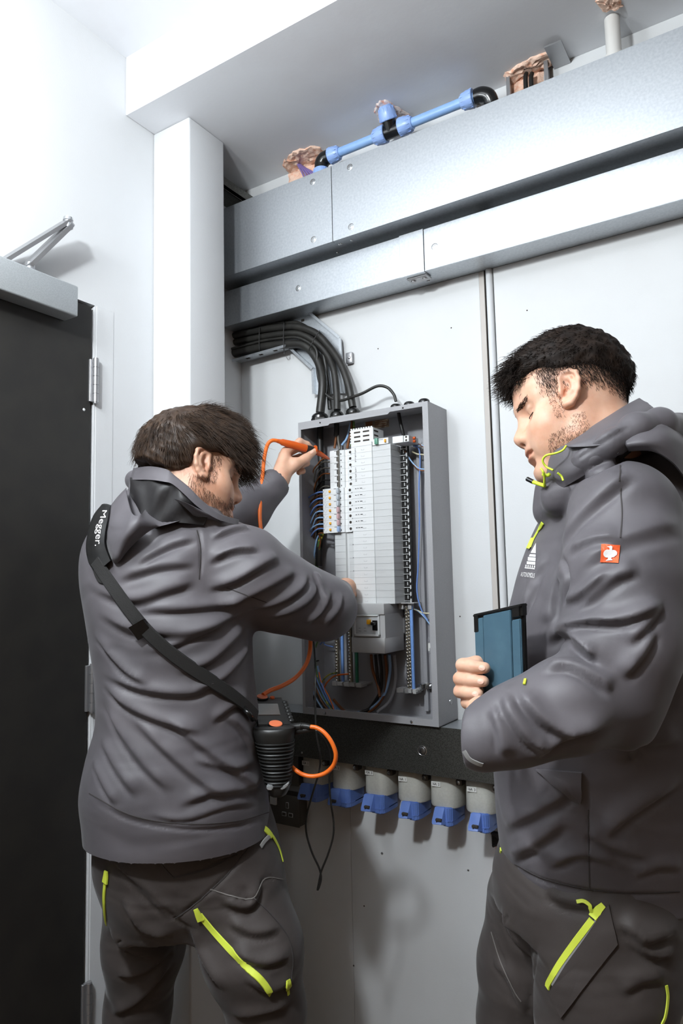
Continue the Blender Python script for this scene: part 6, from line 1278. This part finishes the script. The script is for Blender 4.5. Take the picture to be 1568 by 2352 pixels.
for tr_, pts, par in ((treeA, [(452, 1218), (460, 1262), (457, 1330)], jackA), (treeA, [(520, 1350), (580, 1372), (612, 1384)], jackA), (treeB, [(1418, 1040), (1424, 1075), (1421, 1105)], jackB), (treeB, [(1424, 1120), (1428, 1180), (1424, 1235)], jackB), (treeB, [(1351, 1860), (1352, 1950), (1353, 2040)], jackB), (treeA, [(205, 1822), (300, 1872), (420, 1892), (540, 1886), (616, 1866)], jackA), (treeB, [(1182, 1985), (1250, 2018), (1350, 2042), (1450, 2052), (1560, 2048)], jackB)):
    L, Nn = on(tr_, pts, .0004, 6); obj('seam', strip(L, Nn, .0020, .0008), 'seam', par, .6)

tBB, tAB = bvh(PB, QB), bvh(PA, QA)
def nail(tree, x, y, w, h, ang, par):
    c_, s_ = math.cos(ang), math.sin(ang); q = [(x+c_*a*w-s_*b*h, y+s_*a*w+c_*b*h) for a, b in ((-1, -1), (1, -1), (1, 1), (-1, 1))]; decal(tree, q, disc(.5, .5, .46), 1, 'nail', par, 'finger_nail', .0004)
for x, y in ((1106, 1534), (1103, 1565), (1091, 1594)): nail(tBB, x, y, 8.0, 6.5, .12, bodyB)
nail(tAB, 716, 1038, 5.0, 3.6, -.75, bodyA)
# ================================================================== strap, tester, probe
def ease(L, n=40):
    L = L.copy()
    for _ in range(n): L[1:-1] = L[1:-1]*.5+(L[:-2]+L[2:])*.25
    return L
ss = thing('shoulder_strap', atd(320, 1430, 1.37), 'black webbing strap with a lettered shoulder pad, running across the bearded man\'s back', 'strap')
padG = np.array([[(234, 1158, 1.47), (241, 1157, 1.455), (251, 1160, 1.440)], [(214, 1184, 1.435), (231, 1184, 1.405), (248, 1186, 1.392)], [(202, 1220, 1.405), (221, 1222, 1.378), (241, 1222, 1.370)], [(197, 1258, 1.392), (217, 1262, 1.368), (240, 1252, 1.360)], [(203, 1292, 1.375), (224, 1294, 1.358), (250, 1280, 1.350)], [(214, 1308, 1.368), (232, 1305, 1.352), (253, 1288, 1.346)]], float)
panel('pad', [[tuple(q) for q in r] for r in padG], 'black', ss, .010)
me = text_mesh('Megger.', 1., Matrix.Identity(4), 0.); co = np.zeros(len(me.vertices)*3); me.vertices.foreach_get('co', co); co = co.reshape(-1, 3); lo_, hi_ = co.min(0), co.max(0); out = []
C5 = np.array([crom(padG[:, j], 6) for j in range(3)])
for x_, y_ in (co[:, :2]-lo_[:2])/(hi_[:2]-lo_[:2]):
    py = 1172+82*x_; row = [np.array([np.interp(py, C5[j][:, 1], C5[j][:, i]) for i in range(3)]) for j in range(3)]; f = .42+.46*y_-.02
    q = row[0]*(1-2*f)+row[1]*2*f if f < .5 else row[1]*(2-2*f)+row[2]*(2*f-1); out.append(atd(q[0], py, q[2]-.0025))
me.vertices.foreach_set('co', np.array(out, np.float32).ravel()); me.update(); obj('pad_lettering', me, 'badgew', ss)
L, Nn = on(treeA, [(228, 1290), (240, 1310), (262, 1344), (300, 1400), (340, 1452), (400, 1505), (470, 1556), (530, 1596), (566, 1630), (578, 1645)], .006, 8); L = ease(L, 60)+ease(Nn, 60)*.004; Nn = ease(Nn, 60); obj('webbing', strip(L, Nn, .0260, .0034), 'webbing', ss, .8)
L, Nn = on(treeA, [(222, 1300), (232, 1325), (243, 1330)], .002, 5); obj('strap_tail', strip(L, Nn, .022, .0025), 'webbing', ss, .8)
h = hit(treeA, 322, 1441, .004); h2 = hit(treeA, 344, 1468, .004); d_ = h2[0]-h[0]; L = h[0][None]+np.linspace(-.35, .85, 4)[:, None]*d_*.8; bm = strip(L, np.repeat(h[1][None], 4, 0), .036, .008); obj('buckle', bm, 'gloss', ss, .5)
h = hit(treeA, 556, 1618, .006); bm = B(); tube(bm, [h[0]+np.array([0, 0, .012]), h[0]-FWD*.008, atd(572, 1640, 1.40), atd(580, 1652, 1.43)], .0055, 10, sub=6); obj('snap_hook', bm, 'gloss', ss, 1.2)

tt = thing('electrical_tester', atd(634, 1810, 1.46), 'black handheld electrical tester with orange knobs, hanging at the bearded man\'s hip', 'tester')
rows = [(1666, 592, 672, .030), (1668, 584, 679, .036), (1676, 582, 679, .040), (1690, 584, 676, .040), (1700, 587, 675, .038), (1800, 610, 667, .030), (1812, 614, 664, .028), (1822, 618, 658, .024), (1826, 624, 652, .018)]
ys_ = np.concatenate([[1666, 1668, 1671, 1676, 1683, 1690, 1698], np.arange(1700, 1801, 1.25), [1806, 1812, 1818, 1822, 1826]]); R_ = np.array(rows, float); bm = B(); Rr = []; dg = 1.455
for y in ys_:
    l = np.interp(y, R_[:, 0], R_[:, 1]); r_ = np.interp(y, R_[:, 0], R_[:, 2]); b = np.interp(y, R_[:, 0], R_[:, 3]); rib = (.0022*math.sin((y-1700)/8.0*2*math.pi) if 1700 <= y <= 1800 else 0)
    c = atd((l+r_)/2, y, dg); a = (r_-l)/2*dg/F+rib; b += rib
    Rr.append([bm.verts.new(Vector(c+RH*(a*math.copysign(abs(math.cos(t))**.8, math.cos(t)))+FH*(b*math.copysign(abs(math.sin(t))**.8, math.sin(t))))) for t in np.linspace(0, 2*math.pi, 40, endpoint=False)])
for p, q in zip(Rr, Rr[1:]):
    for i in range(40): bm.faces.new((p[i], p[(i+1) % 40], q[(i+1) % 40], q[i]))
bm.faces.new(Rr[0]); bm.faces.new(Rr[-1][::-1]); obj('grip', bm, 'grip', tt, .9)
q4 = [atd(584, 1668, 1.435), atd(680, 1668, 1.455), atd(654, 1598, 1.60), atd(574, 1600, 1.58)]; dn = np.cross(q4[1]-q4[0], q4[3]-q4[0]); dn /= np.linalg.norm(dn); dn = dn if dn[2] > 0 else -dn
bm = B(); prism(bm, [p-dn*.044 for p in q4], dn*.044); bmesh.ops.bevel(bm, geom=list(bm.edges), offset=.009, segments=4, affect='EDGES'); case = obj('case', bm, 'dark', tt, .9)
def dk(u, v, h=0.): return q4[0]*(1-u)*(1-v)+q4[1]*u*(1-v)+q4[2]*u*v+q4[3]*(1-u)*v+dn*h
bm = B(); prism(bm, [dk(.14, .34, -.001), dk(.70, .34, -.001), dk(.72, .72, -.001), dk(.18, .72, -.001)], dn*.0022); bmesh.ops.bevel(bm, geom=list(bm.edges), offset=.0008, segments=2, affect='EDGES'); obj('screen', bm, 'screen', tt, .6)
for (px, py, r, hh) in ((633, 1662, .0165, .014), (602, 1600, .0145, .012)):
    c = atd(px, py, 1.455 if py > 1640 else 1.575); bm = B(); lathe(bm, c-dn*hh, dn, [(0, r*.98), (hh*.75, r), (hh*.95, r*.98), (hh, r*.9)], 28); kn = obj('knob', bm, 'gloss', tt, .6)
    bm = B(); lathe(bm, c, dn, [(0, r*.86), (.0014, r*.82), (.0016, r*.5)], 28); obj('knob_cap', bm, 'orangek', kn, .6)
for k in range(7):
    c = dk(.93, .18+.1*k, -.004); bm = B(); lathe(bm, c, dn, [(0, .0065), (.005, .0060), (.007, .004)], 10); obj('guard_ridge', bm, 'grip', tt, .6)
for u, v, m_ in ((.05, .90, 'yellow'), (.62, .93, 'orangeb')):
    c = dk(u, v, -.001); bm = B(); lathe(bm, c, dn, [(0, .006), (.004, .005)], 12); obj('indicator', bm, m_, tt, .6)
for pts in ([(611, 1806), (618, 1804), (627, 1806), (626, 1815), (618, 1817), (612, 1814)], [(643, 1810), (652, 1804), (664, 1796), (663, 1804), (655, 1812), (645, 1816)]):
    bm = B(); prism(bm, [atd(x, y, 1.418+(x-615)*.0002) for x, y in pts], FWD*.012); bmesh.ops.bevel(bm, geom=list(bm.edges), offset=.0018, segments=2, affect='EDGES'); obj('strap_lug', bm, 'silver', tt, .7)
bm = B(); tube(bm, [atd(668, 1672, 1.46), atd(684, 1669, 1.455), atd(700, 1668, 1.45), atd(713, 1670, 1.445)], [.0085, .0080, .0068, .0055], 12, sub=4)
for k in range(5): c = atd(690+4.4*k, 1667.5+.4*k, 1.45); lathe(bm, c-RH*.001, RH, [(0, .0078-.0004*k), (.0016, .0078-.0004*k)], 12)
tube(bm, [atd(676, 1680, 1.46), atd(700, 1677, 1.45), atd(724, 1676, 1.45)], [.0075, .006, .0028], 10, sub=4); obj('lead_plug', bm, 'dark', tt, 1.)
cord_o = lambda pts, r, m, par, nm: cord(pts, r, m, par, nm)
cord([(711, 1669, 1.446), (728, 1672, 1.442), (746, 1684, 1.435), (762, 1706, 1.428), (771, 1733, 1.425), (766, 1757, 1.43), (748, 1775, 1.437), (722, 1783, 1.443), (698, 1780, 1.448), (680, 1770, 1.453), (664, 1756, 1.475), (650, 1745, 1.50)], .0046, 'orange', tt, 'lead')
bl = cord([(716, 1440, 1.70), (722, 1500, 1.62), (724, 1560, 1.56), (724, 1640, 1.54), (727, 1690, 1.53), (735, 1735, 1.53), (733, 1770, 1.53), (720, 1815, 1.53), (705, 1870, 1.53), (703, 1910, 1.53), (715, 1955, 1.53), (733, 1995, 1.53), (737, 2018, 1.53), (733, 2036, 1.53), (729, 2044, 1.53), (731, 2032, 1.53), (738, 2000, 1.53), (752, 1965, 1.53), (764, 1925, 1.53), (766, 1890, 1.53), (759, 1840, 1.53), (756, 1790, 1.53), (759, 1752, 1.53), (754, 1722, 1.52), (740, 1692, 1.50), (726, 1677, 1.46)], .0022, 'wblack', None, 'test_lead')
info(bl, 'thin black test lead hanging in a long loop in front of the sockets', 'lead')

dep = lambda p: float((p-CAM)@FWD)
tip = at(757, 1055, 1.6475); dtip = dep(tip); dha = 1.918; tail = atd(634, 1012, dha-.02); mid_ = atd(703, 1030, dha+.022)
pr = thing('test_probe', mid_, 'orange test probe with a long orange lead, held by the bearded man against a breaker', 'test probe')
ax = mid_-tail; Lb = np.linalg.norm(ax); ax /= Lb
bm = B(); lathe(bm, tail, ax, [(0, .0048), (.006, .0058), (.012, .0064), (.018, .0090), (Lb*.55, .0108), (Lb*.9, .0105), (Lb, .0100)], 22); obj('handle', bm, 'orangeb', pr, .7)
bm = B(); lathe(bm, mid_, ax, [(0, .0102), (.010, .0106), (.020, .0100), (.024, .0080)], 20); obj('grip_band', bm, 'black', pr, .7)
g = mid_+ax*.024; bm = B(); lathe(bm, g, ax, [(0, .0150), (.0035, .0150), (.005, .012)], 22); obj('guard', bm, 'orangeb', pr, .6)
a2 = tip-g; L2 = np.linalg.norm(a2); a2 /= L2; bm = B(); lathe(bm, g, a2, [(0, .0088), (L2*.35, .0075), (L2*.8, .0046), (L2*.93, .0026), (L2*.96, .0012), (L2, .0009)], 18); obj('tip', bm, 'orangeb', pr, .7)
cord([(636, 1012, dha-.02), (624, 1012, dha-.025), (614, 1022, dha-.03), (607, 1050, dha-.05), (603, 1090, 1.84), (598, 1150, 1.80), (597, 1195, 1.77), (603, 1235, 1.74), (618, 1275, 1.72), (650, 1340, 1.72), (690, 1400, 1.72), (710, 1450, 1.72), (712, 1490, 1.72), (703, 1525, 1.70), (680, 1555, 1.67), (650, 1574, 1.63), (620, 1586, 1.60), (604, 1596, 1.58)], .0052, 'orange', pr, 'lead')

# ================================================================== tablet
W_ = np.linalg.norm(TBx); H_ = np.linalg.norm(TBz); tb = thing('tablet', TB0+TBx*.5, 'tablet in a blue folding cover with black corners, held by the man on the right', 'tablet')
TBd = TBn
def tb_box(u0, u1, v0, v1, n0, n1, bev, m, nm, par=None):
    bm = B(); P0 = [TB0+TBr*u+TBu*v for u, v in ((u0, v0), (u1, v0), (u1, v1), (u0, v1))]; prism(bm, [p+TBd*n0 for p in P0], TBd*(n1-n0)); bmesh.ops.bevel(bm, geom=list(bm.edges), offset=bev, segments=3, affect='EDGES'); return obj(nm, bm, m, par or tb, .6)
tb_box(0, W_, 0, H_, -.014, -.002, .004, 'tedge', 'shell')
tb_box(.003, W_*.22, .002, H_-.008, -.003, .0012, .0008, 'tblue', 'cover_flap'); tb_box(W_*.22+.0008, W_*.80, .002, H_-.005, -.003, .0018, .0010, 'tblue', 'cover'); tb_box(W_*.80+.0008, W_-.002, .002, H_-.022, -.004, .0012, .0015, 'tblue', 'spine')
tb_box(-.001, W_*.15, H_-.034, H_+.001, -.015, .0022, .0040, 'tedge', 'corner_guard'); tb_box(W_*.80, W_+.001, H_-.022, H_+.001, -.015, .0022, .0040, 'tedge', 'corner_guard'); tb_box(-.0005, W_, H_-.0045, H_+.0008, -.015, .0022, .0016, 'tedge', 'edge_guard')
